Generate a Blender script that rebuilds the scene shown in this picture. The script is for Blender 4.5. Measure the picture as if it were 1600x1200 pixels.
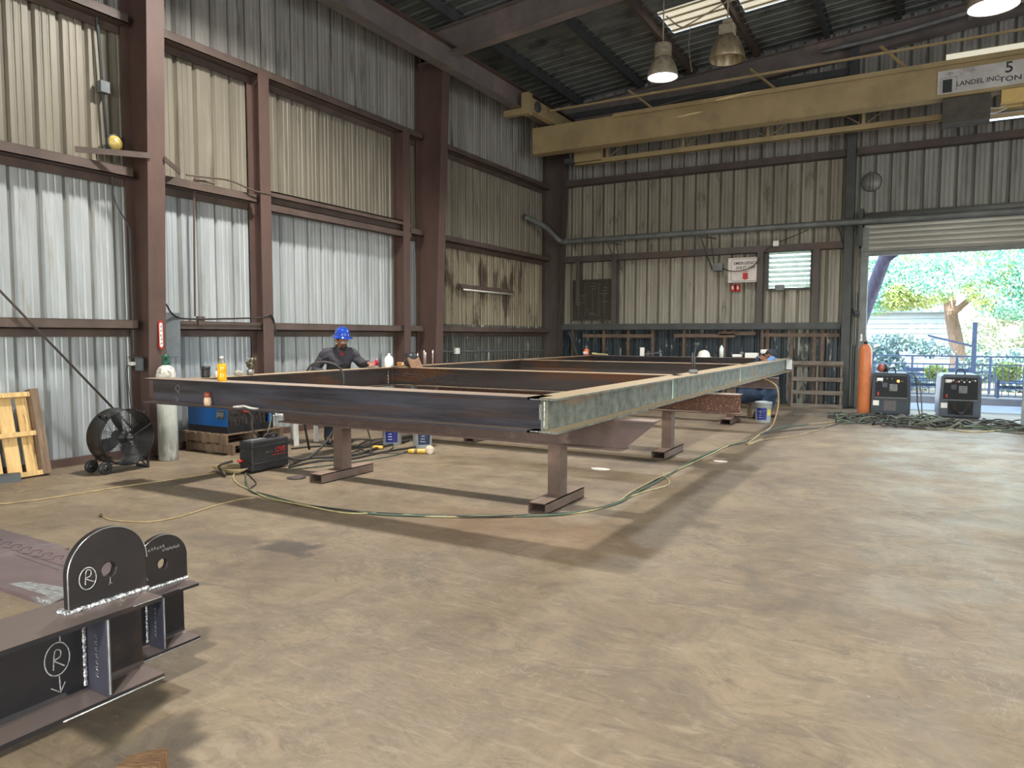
import bpy, bmesh, math, random
from mathutils import Vector, Matrix, Euler, noise
R = math.radians
for o in list(bpy.data.objects): bpy.data.objects.remove(o)
SC = bpy.context.scene
COL = SC.collection

def lin(c):
    def f(v):
        v /= 255.0
        return v / 12.92 if v <= 0.04045 else ((v + 0.055) / 1.055) ** 2.4
    return (f(c[0]), f(c[1]), f(c[2]), 1.0)

# ---------------------------------------------------------------- camera
H_CAM = 1.6
FPX, YAW, PITCH, ROLL = 1125.0, R(29.55), R(3.85), R(0.1)
cam_d = bpy.data.cameras.new('camera')
cam = bpy.data.objects.new('camera', cam_d); COL.objects.link(cam)
cam_d.sensor_fit = 'HORIZONTAL'; cam_d.sensor_width = 36.0
cam_d.lens = 36.0 * FPX / 1600.0
cam_d.clip_start = 0.05; cam_d.clip_end = 500
FWD = Vector((-math.sin(YAW) * math.cos(PITCH), math.cos(YAW) * math.cos(PITCH), -math.sin(PITCH)))
RT = Vector((math.cos(YAW), math.sin(YAW), 0)); UPV = RT.cross(FWD)
R2 = math.cos(ROLL) * RT + math.sin(ROLL) * UPV
U2 = -math.sin(ROLL) * RT + math.cos(ROLL) * UPV
cam.matrix_world = Matrix(((R2.x, U2.x, -FWD.x, 0), (R2.y, U2.y, -FWD.y, 0), (R2.z, U2.z, -FWD.z, H_CAM), (0, 0, 0, 1)))
SC.camera = cam

def spot(x, y, z=0.0):
    """place of a point of the floor (or of a level z) seen at a pixel of the photograph"""
    d = FWD + R2 * ((x - 800) / FPX) + U2 * ((600 - y) / FPX)
    t = (z - H_CAM) / d.z
    return (d.x * t, d.y * t, z)

# ---------------------------------------------------------------- colour management, world, sun, daylight
SC.view_settings.view_transform = 'Standard'
SC.view_settings.look = 'None'
SC.view_settings.gamma = 1.0
SC.view_settings.use_curve_mapping = False
SC.view_settings.exposure = 0.0

w = bpy.data.worlds.new('world'); SC.world = w; w.use_nodes = True
nt = w.node_tree; nt.nodes.clear()
wo = nt.nodes.new('ShaderNodeOutputWorld'); bg = nt.nodes.new('ShaderNodeBackground')
sky = nt.nodes.new('ShaderNodeTexSky'); sky.sky_type = 'NISHITA'; sky.sun_disc = False
sky.sun_elevation = R(52); sky.sun_rotation = R(160); sky.air_density = 1.2; sky.dust_density = 2.0
bg.inputs['Strength'].default_value = 1.5
nt.links.new(sky.outputs[0], bg.inputs[0]); nt.links.new(bg.outputs[0], wo.inputs[0])

def light(name, kind, loc, energy, color=(1, 1, 1), direction=(0, 0, -1), **kw):
    d = bpy.data.lights.new(name, kind); d.energy = energy; d.color = color
    for k, v in kw.items(): setattr(d, k, v)
    o = bpy.data.objects.new(name, d); COL.objects.link(o)
    o.location = loc; o.rotation_euler = Vector(direction).to_track_quat('-Z', 'Y').to_euler()
    return o

light('sun', 'SUN', (0, -20, 30), 17, (1.0, 0.95, 0.86), (-0.28, 0.60, -0.75), angle=R(0.6))
# daylight falling in through the wide open doorways of the right-hand wall and of the front wall (behind the camera)
light('daylight_right_doorway', 'AREA', (15.8, 1.0, 2.3), 1100, (0.80, 0.90, 1.0), (-1, 0, 0.0), shape='RECTANGLE', size=13.0, size_y=4.4)
light('daylight_front_doorway', 'AREA', (1.0, -9.8, 2.4), 760, (0.86, 0.93, 1.0), (0, 1, 0.0), shape='RECTANGLE', size=9.0, size_y=4.6)
light('daylight_back_doorway', 'AREA', (1.4, 17.75, 1.75), 130, (0.78, 0.90, 1.0), (0, -1, -0.1), shape='RECTANGLE', size=4.6, size_y=3.1)

# ---------------------------------------------------------------- procedural materials
MATS = {}
def pm(name, c1, c2=None, scale=3.0, rough=0.6, metal=0.0, bump=0.0, bscale=None, stretch=(1, 1, 1), lo=0.35, hi=0.65,
       c3=None, s3=1.2, lo3=0.55, hi3=0.7, top=None, emit=0.0, alpha=1.0, trans=0.0, rvar=0.0, detail=6.0, st3=None, coat=0.0):
    """noise-blended paint / steel / wood; every colour is sRGB 0-255"""
    if name in MATS: return MATS[name]
    m = bpy.data.materials.new(name); m.use_nodes = True; MATS[name] = m
    t = m.node_tree; N = t.nodes; L = t.links
    b = N['Principled BSDF']
    b.inputs['Roughness'].default_value = rough; b.inputs['Metallic'].default_value = metal
    if coat: b.inputs['Coat Weight'].default_value = coat
    tc = N.new('ShaderNodeTexCoord'); mp = N.new('ShaderNodeMapping'); mp.inputs['Scale'].default_value = stretch
    geo = N.new('ShaderNodeNewGeometry')
    L.new(tc.outputs['Object'], mp.inputs[0])
    def nz(sc, det=detail, src=None):
        n = N.new('ShaderNodeTexNoise'); n.inputs['Scale'].default_value = sc; n.inputs['Detail'].default_value = det
        n.inputs['Roughness'].default_value = 0.62
        L.new((src or mp).outputs[0], n.inputs['Vector']); return n
    def ramp(src, a, c):
        r = N.new('ShaderNodeMapRange'); r.inputs[1].default_value = a; r.inputs[2].default_value = c
        L.new(src, r.inputs[0]); return r.outputs[0]
    def mix(fac, a, c):
        x = N.new('ShaderNodeMix'); x.data_type = 'RGBA'
        L.new(fac, x.inputs[0])
        for i, v in ((6, a), (7, c)):
            if isinstance(v, tuple): x.inputs[i].default_value = v
            else: L.new(v, x.inputs[i])
        return x.outputs[2]
    col = lin(c1)
    if c2 is not None:
        n1 = nz(scale); col = mix(ramp(n1.outputs[0], lo, hi), col, lin(c2))
        if rvar:
            rr = ramp(n1.outputs[0], 0.3, 0.7); mm = N.new('ShaderNodeMapRange')
            mm.inputs[3].default_value = rough - rvar; mm.inputs[4].default_value = rough + rvar
            L.new(rr, mm.inputs[0]); L.new(mm.outputs[0], b.inputs['Roughness'])
    if c3 is not None:
        src = mp
        if st3: src = N.new('ShaderNodeMapping'); src.inputs['Scale'].default_value = st3; L.new(tc.outputs['Object'], src.inputs[0])
        n3 = nz(s3, 8.0, src); col = mix(ramp(n3.outputs[0], lo3, hi3), col, lin(c3))
    if top is not None:      # dust lying on upward faces
        sp = N.new('ShaderNodeSeparateXYZ'); L.new(geo.outputs['Normal'], sp.inputs[0])
        col = mix(ramp(sp.outputs[2], 0.55, 0.9), col, lin(top))
    if isinstance(col, tuple): b.inputs['Base Color'].default_value = col
    else: L.new(col, b.inputs['Base Color'])
    if emit:
        b.inputs['Emission Strength'].default_value = emit
        b.inputs['Emission Color'].default_value = lin(c1)
    if alpha < 1: b.inputs['Alpha'].default_value = alpha
    if trans: b.inputs['Transmission Weight'].default_value = trans
    if bump:
        nb = nz(bscale or scale * 4, 5.0); bp = N.new('ShaderNodeBump'); bp.inputs['Strength'].default_value = bump
        bp.inputs['Distance'].default_value = 0.02
        L.new(nb.outputs[0], bp.inputs['Height']); L.new(bp.outputs[0], b.inputs['Normal'])
    return m

# ---------------------------------------------------------------- mesh builder
class MB:
    def __init__(s): s.v = []; s.f = []; s.mi = []; s.M = Matrix.Identity(4); s.k = 0; s.sm = []; s.smooth = False
    def add(s, vs, fs):
        b = len(s.v); s.v += [tuple(s.M @ Vector(p)) for p in vs]
        for f in fs: s.f.append(tuple(b + i for i in f)); s.mi.append(s.k); s.sm.append(s.smooth)
        return s
    def box(s, x0, x1, y0, y1, z0, z1):
        v = [(x, y, z) for x in (x0, x1) for y in (y0, y1) for z in (z0, z1)]
        return s.add(v, [(0, 1, 3, 2), (4, 6, 7, 5), (0, 4, 5, 1), (2, 3, 7, 6), (0, 2, 6, 4), (1, 5, 7, 3)])
    def cbox(s, c, d): return s.box(c[0] - d[0] / 2, c[0] + d[0] / 2, c[1] - d[1] / 2, c[1] + d[1] / 2, c[2] - d[2] / 2, c[2] + d[2] / 2)
    def bbox(s, c, d, r=0.01):
        """box with chamfered vertical and top edges"""
        hx, hy, hz = d[0] / 2, d[1] / 2, d[2] / 2
        ring = lambda hx, hy, z, q: [(c[0] + sx * (hx - (q if i == 0 else 0)), c[1] + sy * (hy - (0 if i == 0 else q)), z)
                                  for (sx, sy, o) in ((1, 1, 0), (-1, 1, 1), (-1, -1, 0), (1, -1, 1)) for i in ((0, 1) if o == 0 and False else ((1, 0) if o == 0 else (0, 1)))]
        rs = [ring(hx - r, hy - r, c[2] - hz, r), ring(hx, hy, c[2] - hz + r, r), ring(hx, hy, c[2] + hz - r, r), ring(hx - r, hy - r, c[2] + hz, r)]
        v = [p for q in rs for p in q]; f = [tuple(reversed(range(8))), tuple(range(24, 32))]
        for k in range(3):
            for i in range(8): j = (i + 1) % 8; f.append((k * 8 + i, k * 8 + j, k * 8 + 8 + j, k * 8 + 8 + i))
        return s.add(v, f)
    def prism(s, poly, h0, h1, ax='z'):
        """polygon (list of 2-D points) extruded from h0 to h1 along an axis"""
        def P(a, b, h): return {'z': (a, b, h), 'y': (a, h, b), 'x': (h, a, b)}[ax]
        n = len(poly); v = [P(a, b, h0) for a, b in poly] + [P(a, b, h1) for a, b in poly]
        f = [tuple(range(n - 1, -1, -1)), tuple(range(n, 2 * n))] + [(i, (i + 1) % n, n + (i + 1) % n, n + i) for i in range(n)]
        return s.add(v, f)
    def tube(s, pts, r, n=8, cap=True, smoothpath=0, closed=False):
        P = [Vector(p) for p in pts]
        rad = list(r) if isinstance(r, (list, tuple)) else [r] * len(P)
        if smoothpath and len(P) > 2:
            Q = []; rr = []
            for i in range(len(P) - 1):
                p0 = P[max(i - 1, 0)]; p1 = P[i]; p2 = P[i + 1]; p3 = P[min(i + 2, len(P) - 1)]
                for k in range(smoothpath):
                    t = k / smoothpath
                    Q.append(0.5 * ((2 * p1) + (p2 - p0) * t + (2 * p0 - 5 * p1 + 4 * p2 - p3) * t * t + (3 * p1 - p0 - 3 * p2 + p3) * t ** 3))
                    rr.append(rad[i] * (1 - t) + rad[i + 1] * t)
            Q.append(P[-1]); rr.append(rad[-1]); P, rad = Q, rr
        m = len(P); v = []; f = []
        tn = [(P[min(i + 1, m - 1)] - P[max(i - 1, 0)]).normalized() for i in range(m)]
        if closed: tn[0] = tn[-1] = (P[1] - P[-2]).normalized()
        a = Vector((0, 0, 1)) if abs(tn[0].z) < 0.9 else Vector((1, 0, 0))
        u = tn[0].cross(a).normalized()
        for i in range(m):
            u = (u - tn[i] * u.dot(tn[i])); u = u.normalized() if u.length > 1e-6 else tn[i].orthogonal().normalized()
            w_ = tn[i].cross(u)
            for k in range(n):
                q = 2 * math.pi * k / n
                v.append(tuple(P[i] + (u * math.cos(q) + w_ * math.sin(q)) * rad[i]))
        for i in range(m - 1):
            for k in range(n): j = (k + 1) % n; f.append((i * n + k, i * n + j, i * n + n + j, i * n + n + k))
        if cap and not closed: f += [tuple(range(n - 1, -1, -1)), tuple(range((m - 1) * n, m * n))]
        o = s.smooth; s.smooth = n > 6; s.add(v, f); s.smooth = o; return s
    def bar(s, a, b, wx, wz=None):
        """rectangular bar between two points"""
        wz = wz or wx; a = Vector(a); b = Vector(b); t = (b - a).normalized()
        up = Vector((0, 0, 1)) if abs(t.z) < 0.95 else Vector((0, 1, 0))
        u = t.cross(up).normalized(); q = u.cross(t)
        v = [tuple(p + u * sx * wx / 2 + q * sz * wz / 2) for p in (a, b) for sx, sz in ((-1, -1), (1, -1), (1, 1), (-1, 1))]
        return s.add(v, [(3, 2, 1, 0), (4, 5, 6, 7), (0, 1, 5, 4), (1, 2, 6, 5), (2, 3, 7, 6), (3, 0, 4, 7)])
    def lathe(s, prof, n=24, c=(0, 0, 0), sm=True, cap=True):
        v = []; f = []; m = len(prof)
        for r, z in prof:
            for k in range(n): q = 2 * math.pi * k / n; v.append((c[0] + r * math.cos(q), c[1] + r * math.sin(q), c[2] + z))
        for i in range(m - 1):
            for k in range(n): j = (k + 1) % n; f.append((i * n + k, i * n + j, i * n + n + j, i * n + n + k))
        if cap and prof[0][0] > 1e-5: f.append(tuple(range(n - 1, -1, -1)))
        if cap and prof[-1][0] > 1e-5: f.append(tuple(range((m - 1) * n, m * n)))
        o = s.smooth; s.smooth = sm; s.add(v, f); s.smooth = o; return s
    def ibeam(s, a0, a1, c, zt, h, bf, tf=0.016, tw=0.012, ax='y', cut0=0, cut1=0):
        """wide-flange beam along an axis: from a0 to a1, centre c across, top at zt"""
        def B(p0, p1, q0, q1, z0, z1):
            if ax == 'y': s.box(q0, q1, p0, p1, z0, z1)
            else: s.box(p0, p1, q0, q1, z0, z1)
        B(a0, a1, c - bf / 2, c + bf / 2, zt - tf, zt); B(a0 + cut0, a1 - cut1, c - bf / 2, c + bf / 2, zt - h, zt - h + tf)
        if ax == 'x' and (cut0 or cut1):
            s.prism([(a0, zt - tf), (a0 + cut0, zt - h + tf), (a1 - cut1, zt - h + tf), (a1, zt - tf)], c - tw / 2, c + tw / 2, 'y')
        else: B(a0, a1, c - tw / 2, c + tw / 2, zt - h + tf, zt - tf)
        return s
    def mesh(s, name, mats):
        me = bpy.data.meshes.new(name); me.from_pydata(s.v, [], s.f)
        for m in (mats if isinstance(mats, (list, tuple)) else [mats]): me.materials.append(m)
        me.polygons.foreach_set('material_index', s.mi); me.polygons.foreach_set('use_smooth', s.sm)
        bm = bmesh.new(); bm.from_mesh(me); bmesh.ops.recalc_face_normals(bm, faces=bm.faces); bm.to_mesh(me); bm.free()
        me.update(); return me
    def build(s, name, mats, parent=None, **kw):
        o = bpy.data.objects.new(name, s.mesh(name, mats)); COL.objects.link(o)
        if parent is not None: o.parent = parent
        for k, v in kw.items(): o[k] = v
        return o

def tag(o, label=None, cat=None, group=None, kind=None):
    if label: o['label'] = label
    if cat: o['category'] = cat
    if group: o['group'] = group
    if kind: o['kind'] = kind
    return o
def thing(name, label, cat, loc=(0, 0, 0), rz=0.0, group=None, rot=None):
    o = bpy.data.objects.new(name, None); COL.objects.link(o); o.empty_display_size = 0.1
    o.location = loc; o.rotation_euler = rot or (0, 0, rz); return tag(o, label, cat, group)
def struct(o): o['kind'] = 'structure'; return o
def copy_tree(o, parent=None):
    kids = [c for c in bpy.data.objects if c.parent == o]
    c = o.copy(); COL.objects.link(c)
    if parent is not None: c.parent = parent
    for k in kids: copy_tree(k, c)
    return c
def bevel(o, w=0.003, seg=2):
    m = o.modifiers.new('bevel', 'BEVEL'); m.width = w; m.segments = seg; m.limit_method = 'ANGLE'; m.angle_limit = R(40); return o
def text(name, body, size, mat, parent, loc, rot, depth=0.002, align='CENTER', shear=0.0, sx=1.0):
    c = bpy.data.curves.new(name, 'FONT'); c.body = body; c.size = size; c.extrude = depth; c.offset = size * 0.012; c.align_x = align; c.align_y = 'CENTER'; c.shear = shear
    c.resolution_u = 3
    tmp = bpy.data.objects.new('tmp', c); COL.objects.link(tmp)
    dg = bpy.context.evaluated_depsgraph_get(); me = bpy.data.meshes.new_from_object(tmp.evaluated_get(dg))
    bpy.data.objects.remove(tmp); me.materials.clear(); me.materials.append(mat)
    o = bpy.data.objects.new(name, me); COL.objects.link(o); o.parent = parent; o.location = loc; o.rotation_euler = rot; o.scale = (sx, 1, 1); return o
def bake(objs, name, mats, mods, parent=None):
    """join the meshes of several helpers, run modifiers, keep the result as one mesh"""
    me = bpy.data.meshes.new(name); bm = bmesh.new()
    dg = bpy.context.evaluated_depsgraph_get(); dg.update()
    for o in objs:
        x = bpy.data.meshes.new_from_object(o.evaluated_get(dg)); x.transform(o.matrix_basis); bm.from_mesh(x); bpy.data.meshes.remove(x)
    bm.to_mesh(me); bm.free()
    for o in objs: bpy.data.objects.remove(o)
    o = bpy.data.objects.new(name, me); COL.objects.link(o)
    for kind, kw in mods:
        m = o.modifiers.new(kind, kind)
        for k, v in kw.items(): setattr(m, k, v)
    dg = bpy.context.evaluated_depsgraph_get(); dg.update()
    me2 = bpy.data.meshes.new_from_object(o.evaluated_get(dg)); o.modifiers.clear(); o.data = me2; bpy.data.meshes.remove(me)
    me2.materials.clear()
    for m in (mats if isinstance(mats, (list, tuple)) else [mats]): me2.materials.append(m)
    for p in me2.polygons: p.use_smooth = True
    if parent is not None: o.parent = parent
    return o
def skin(nodes, edges, root=0, sub=2):
    """limbs as closed tapered capsules between joints (x,y,z,rx[,ry]); bake() fuses them into one surface"""
    bm = bmesh.new(); K, Q = 16, 6
    for e0, e1 in edges:
        A, B = nodes[e0], nodes[e1]; a, b = Vector(A[:3]), Vector(B[:3])
        t = b - a
        if t.length < 1e-5: continue
        t.normalize(); x = Vector((1, 0, 0)) if abs(t.x) < 0.8 else Vector((0, 1, 0))
        u = (x - t * x.dot(t)).normalized(); v = t.cross(u); ra = (A[3], A[4] if len(A) > 4 else A[3]); rb = (B[3], B[4] if len(B) > 4 else B[3])
        rings = []
        for c, r_, s0 in ((a, ra, -1), (b, rb, 1)):
            mr = (r_[0] + r_[1]) / 2
            for k in (range(1, Q + 1) if s0 < 0 else range(Q, 0, -1)):
                th = (math.pi / 2) * k / Q; rr, hh = math.sin(th), math.cos(th) * mr * s0
                rings.append([bm.verts.new(c + t * hh + u * (r_[0] * rr * math.cos(2 * math.pi * i / K)) + v * (r_[1] * rr * math.sin(2 * math.pi * i / K))) for i in range(K)])
        for p, q in zip(rings, rings[1:]):
            for i in range(K): bm.faces.new((p[i], p[(i + 1) % K], q[(i + 1) % K], q[i]))
        bm.faces.new(list(reversed(rings[0]))); bm.faces.new(rings[-1])
    me = bpy.data.meshes.new('s'); bm.to_mesh(me); bm.free()
    o = bpy.data.objects.new('s', me); COL.objects.link(o); return o
# ================================================================= MATERIALS OF THE BUILDING
XW, YB = -9.02, 17.9          # faces of the left and back cladding
M_floor = bpy.data.materials.new('dusty_concrete'); M_floor.use_nodes = True
def floor_nodes():
    t = M_floor.node_tree; N = t.nodes; L = t.links; b = N['Principled BSDF']
    tc = N.new('ShaderNodeTexCoord')
    def mp(s, rot=0, loc=(0, 0, 0)):
        m = N.new('ShaderNodeMapping'); m.inputs['Scale'].default_value = s; m.inputs['Rotation'].default_value = (0, 0, rot); m.inputs['Location'].default_value = loc
        L.new(tc.outputs['Object'], m.inputs[0]); return m
    def nz(m, sc, det=8, dist=0.0, ro=0.6):
        n = N.new('ShaderNodeTexNoise'); n.inputs['Scale'].default_value = sc; n.inputs['Detail'].default_value = det; n.inputs['Distortion'].default_value = dist
        n.inputs['Roughness'].default_value = ro
        L.new(m.outputs[0], n.inputs['Vector']); return n.outputs[0]
    def rng(src, a, c, o0=0.0, o1=1.0):
        r = N.new('ShaderNodeMapRange'); r.inputs[1].default_value = a; r.inputs[2].default_value = c; r.inputs[3].default_value = o0; r.inputs[4].default_value = o1
        L.new(src, r.inputs[0]); return r.outputs[0]
    def mix(fac, a, c, f=1.0, mode='MIX'):
        x = N.new('ShaderNodeMix'); x.data_type = 'RGBA'; x.blend_type = mode
        if f != 1.0:
            k = N.new('ShaderNodeMath'); k.operation = 'MULTIPLY'; k.inputs[1].default_value = f; L.new(fac, k.inputs[0]); fac = k.outputs[0]
        L.new(fac, x.inputs[0])
        for i, v in ((6, a), (7, c)):
            if isinstance(v, tuple): x.inputs[i].default_value = v
            else: L.new(v, x.inputs[i])
        return x.outputs[2]
    m1 = mp((1, 1, 1))
    c = mix(rng(nz(m1, 0.55, 8, 0.6), 0.34, 0.66), lin((116, 99, 78)), lin((140, 123, 98)))
    c = mix(rng(nz(m1, 2.1, 10, 1.4, 0.74), 0.42, 0.66), c, lin((96, 83, 68)), 0.8)
    c = mix(rng(nz(mp((1, 1, 1), 0, (7, 3, 0)), 0.9, 7, 2.0, 0.66), 0.56, 0.72), c, lin((92, 82, 72)), 0.65)
    # trowel and drag marks: stretched noise in two directions
    c = mix(rng(nz(mp((0.8, 2.6, 1), R(25)), 2.4, 10, 2.4, 0.74), 0.54, 0.66), c, lin((86, 75, 64)), 0.6)
    c = mix(rng(nz(mp((0.8, 2.4, 1), R(-48)), 2.6, 10, 2.6, 0.72), 0.54, 0.66), c, lin((152, 137, 115)), 0.45)
    def ridge(m, sc, wdt, dist, det=5):
        n = nz(m, sc, det, dist, 0.55); s = N.new('ShaderNodeMath'); s.operation = 'SUBTRACT'; s.inputs[1].default_value = 0.5; L.new(n, s.inputs[0])
        q = N.new('ShaderNodeMath'); q.operation = 'ABSOLUTE'; L.new(s.outputs[0], q.inputs[0]); return rng(q.outputs[0], 0.0, wdt, 1.0, 0.0)
    def gate(a, b_):
        k = N.new('ShaderNodeMath'); k.operation = 'MULTIPLY'; L.new(a, k.inputs[0]); L.new(b_, k.inputs[1]); return k.outputs[0]
    c = mix(gate(ridge(mp((1, 1.6, 1), R(20), (3, 1, 0)), 1.6, 0.010, 2.5), rng(nz(mp((1, 1, 1), 0, (4, 4, 0)), 1.3, 4), 0.48, 0.58)), c, lin((80, 70, 60)), 0.6)
    c = mix(gate(ridge(mp((1.8, 1, 1), R(-35), (9, 2, 0)), 2.2, 0.008, 3.0), rng(nz(mp((1, 1, 1), 0, (8, 1, 0)), 1.1, 4), 0.50, 0.60)), c, lin((176, 162, 140)), 0.4)
    c = mix(gate(ridge(mp((1, 1, 1), R(10), (1, 7, 0)), 5.5, 0.012, 2.0), rng(nz(mp((1, 1, 1), 0, (2, 2, 0)), 1.6, 4), 0.54, 0.62)), c, lin((170, 156, 134)), 0.35)
    c = mix(rng(nz(mp((1, 1, 1), 0, (2, 9, 0)), 24, 4), 0.66, 0.74), c, lin((92, 78, 64)), 0.5)
    c = mix(rng(nz(mp((1, 1, 1), 0, (5, 5, 0)), 38, 3), 0.71, 0.76), c, lin((205, 196, 180)), 0.55)
    # oil stain
    def blob(cx, cy, sx, sy, r0, r1, dist):
        m = N.new('ShaderNodeMapping'); m.vector_type = 'POINT'
        m.inputs['Location'].default_value = (-cx * sx, -cy * sy, 0); m.inputs['Scale'].default_value = (sx, sy, 0)
        L.new(tc.outputs['Object'], m.inputs[0])
        nn = N.new('ShaderNodeTexNoise'); nn.inputs['Scale'].default_value = 3.2; nn.inputs['Detail'].default_value = 7
        L.new(m1.outputs[0], nn.inputs['Vector'])
        a = N.new('ShaderNodeVectorMath'); a.operation = 'LENGTH'; L.new(m.outputs[0], a.inputs[0])
        s = N.new('ShaderNodeMath'); s.operation = 'MULTIPLY_ADD'; s.inputs[1].default_value = dist; L.new(nn.outputs[0], s.inputs[0]); L.new(a.outputs['Value'], s.inputs[2])
        return rng(s.outputs[0], r0, r1, 1.0, 0.0)
    c = mix(blob(-4.1, 3.78, 1.5, 2.6, 0.95, 1.12, 1.35), c, lin((62, 54, 48)), 0.8)
    c = mix(blob(-4.75, 3.72, 1.0, 3.2, 0.9, 1.25, 1.3), c, lin((92, 80, 72)), 0.5)
    c = mix(blob(-3.0, 5.1, 0.7, 1.2, 0.9, 1.6, 1.2), c, lin((136, 104, 76)), 0.35)
    L.new(c, b.inputs['Base Color'])
    r = rng(nz(m1, 1.7, 6), 0.3, 0.7, 0.42, 0.72); L.new(r, b.inputs['Roughness'])
    bp = N.new('ShaderNodeBump'); bp.inputs['Strength'].default_value = 0.25; bp.inputs['Distance'].default_value = 0.01
    L.new(nz(mp((1, 2.2, 1), R(25)), 14, 6), bp.inputs['Height']); L.new(bp.outputs[0], b.inputs['Normal'])
floor_nodes()

clad = dict(rough=0.45, metal=0.15, stretch=(1, 1, 0.12), bump=0.08, bscale=6)
M_low = pm('pale_grey_cladding', (180, 185, 187), (154, 158, 159), 4.0, c3=(146, 140, 128), s3=7, lo3=0.6, hi3=0.75, **clad)
M_mid = pm('tan_dusty_cladding', (141, 134, 119), (120, 114, 101), 4.0, c3=(98, 90, 74), s3=6, lo3=0.58, hi3=0.75, **clad)
M_top = pm('smoke_grey_cladding', (164, 161, 154), (136, 133, 127), 4.0, c3=(86, 82, 76), s3=6, lo3=0.55, hi3=0.72, **clad)
M_stain = pm('rust_stained_cladding', (150, 140, 118), (124, 114, 94), 5.0, c3=(70, 56, 42), s3=2.4, lo3=0.50, hi3=0.60, st3=(1, 1, 0.35), **clad)
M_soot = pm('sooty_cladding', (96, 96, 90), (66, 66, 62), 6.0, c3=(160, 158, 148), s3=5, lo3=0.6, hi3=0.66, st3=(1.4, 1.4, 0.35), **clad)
M_backm = pm('weathered_back_cladding', (158, 154, 141), (132, 129, 118), 4.0, c3=(86, 80, 68), s3=4.2, lo3=0.57, hi3=0.72, st3=(1, 1, 0.3), **clad)
M_backg = pm('grey_back_cladding', (146, 148, 142), (122, 124, 118), 4.0, c3=(102, 100, 92), s3=4, lo3=0.58, hi3=0.74, **clad)
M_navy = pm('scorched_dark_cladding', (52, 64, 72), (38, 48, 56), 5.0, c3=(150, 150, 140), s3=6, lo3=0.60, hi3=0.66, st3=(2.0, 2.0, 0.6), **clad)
M_peel = pm('peeling_pale_cladding', (150, 150, 138), (112, 114, 106), 6.0, c3=(52, 58, 58), s3=7, lo3=0.52, hi3=0.58, st3=(1.6, 1.6, 0.5), **clad)
M_raf = pm('dusty_grey_brown_rafter', (122, 112, 108), (102, 94, 90), 2.0, rough=0.6, c3=(140, 122, 116), s3=1.2)
M_roof = pm('dark_roof_sheet', (116, 120, 116), (92, 96, 94), 2.0, rough=0.6, metal=0.2, c3=(58, 58, 56), s3=1.0)
M_red = pm('red_oxide_steel', (98, 77, 70), (84, 66, 60), 2.5, rough=0.55, metal=0.1, c3=(104, 82, 74), s3=1.3, lo3=0.55, hi3=0.75, bump=0.05, bscale=30, stretch=(1, 1, 0.5))
M_redd = pm('sooty_oxide_steel', (88, 78, 74), (72, 64, 62), 2.5, rough=0.6, metal=0.1, c3=(92, 66, 48), s3=1.1, lo3=0.55, hi3=0.75, stretch=(1, 1, 0.5))
M_gr = pm('brown_girt_steel', (100, 84, 76), (80, 68, 62), 3.0, rough=0.55, metal=0.1, top=(120, 106, 92))
M_dk = pm('dark_green_steel', (74, 78, 78), (58, 62, 62), 3.0, rough=0.6)

G_low = pm('groove_pale', (112, 110, 104), (140, 140, 134), 5.0, **clad)
G_mid = pm('groove_tan', (92, 84, 70), (110, 102, 86), 5.0, **clad)
G_top = pm('groove_grey', (96, 94, 88), (114, 110, 104), 5.0, **clad)
G_bg = pm('groove_back', (88, 88, 84), (104, 104, 98), 5.0, **clad)
G_dk = pm('groove_dark', (40, 42, 42), (52, 54, 52), 5.0, **clad)
# ================================================================= SHELL
def rib_profile(a0, a1, pitch=0.3048, depth=-0.04):
    """points (along, out) of a ribbed sheet"""
    p = []; a = a0
    while a < a1:
        for d, o in ((0, 0), (0.03, 0), (0.052, depth), (0.085, depth), (0.107, 0), (0.150, 0), (0.160, depth * 0.25), (0.175, depth * 0.25), (0.185, 0), (0.232, 0), (0.242, depth * 0.25), (0.257, depth * 0.25), (0.267, 0)):
            if a + d <= a1: p.append((a + d, o))
        a += pitch
    p.append((a1, 0)); return p
NB = [0]
def sheet(mb, prof, bands, place):
    """prof along the wall, bands = [(z0, z1, mat, filter)]"""
    for z0, z1, k, a0, a1 in bands:
        pr = [q for q in prof if a0 - 1e-4 <= q[0] <= a1 + 1e-4]
        if len(pr) < 2: continue
        n = len(pr); mb.k = k
        mb.add([place(a, o, z0) for a, o in pr] + [place(a, o, z1(a) if callable(z1) else z1) for a, o in pr],
               [(i, i + 1, n + i + 1, n + i) for i in range(n - 1)])
        for i in range(n - 1):     # darker colour on the bottoms of the deep grooves
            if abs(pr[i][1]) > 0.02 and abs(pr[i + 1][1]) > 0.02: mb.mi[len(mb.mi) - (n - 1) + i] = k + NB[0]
def roof_z(x): return 7.75 + 0.083 * (x - XW) if x < 4 else 7.75 + 0.083 * (4 - XW) - 0.083 * (x - 4)

mb = MB().box(-9.2, 17, -10.2, 18.05, -0.2, 0.0); struct(mb.build('floor', M_floor))
# left wall
mb = MB(); pr = rib_profile(-10.0, 17.9)
F0, F1, F2 = 1.85, 3.72, 5.58
lw = lambda a, o, z: (XW + o, a, z)
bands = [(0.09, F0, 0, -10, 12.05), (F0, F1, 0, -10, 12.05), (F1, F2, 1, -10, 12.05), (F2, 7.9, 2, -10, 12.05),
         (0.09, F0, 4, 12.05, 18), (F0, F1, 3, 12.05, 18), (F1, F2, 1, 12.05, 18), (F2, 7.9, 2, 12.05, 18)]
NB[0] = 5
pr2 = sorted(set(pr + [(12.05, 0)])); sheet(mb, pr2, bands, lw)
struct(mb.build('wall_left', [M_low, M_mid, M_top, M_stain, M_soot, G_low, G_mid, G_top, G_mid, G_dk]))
struct(MB().box(XW - 0.02, XW + 0.05, -10, 17.9, 0.0, 0.10).build('baseboard_left', M_red))
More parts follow.
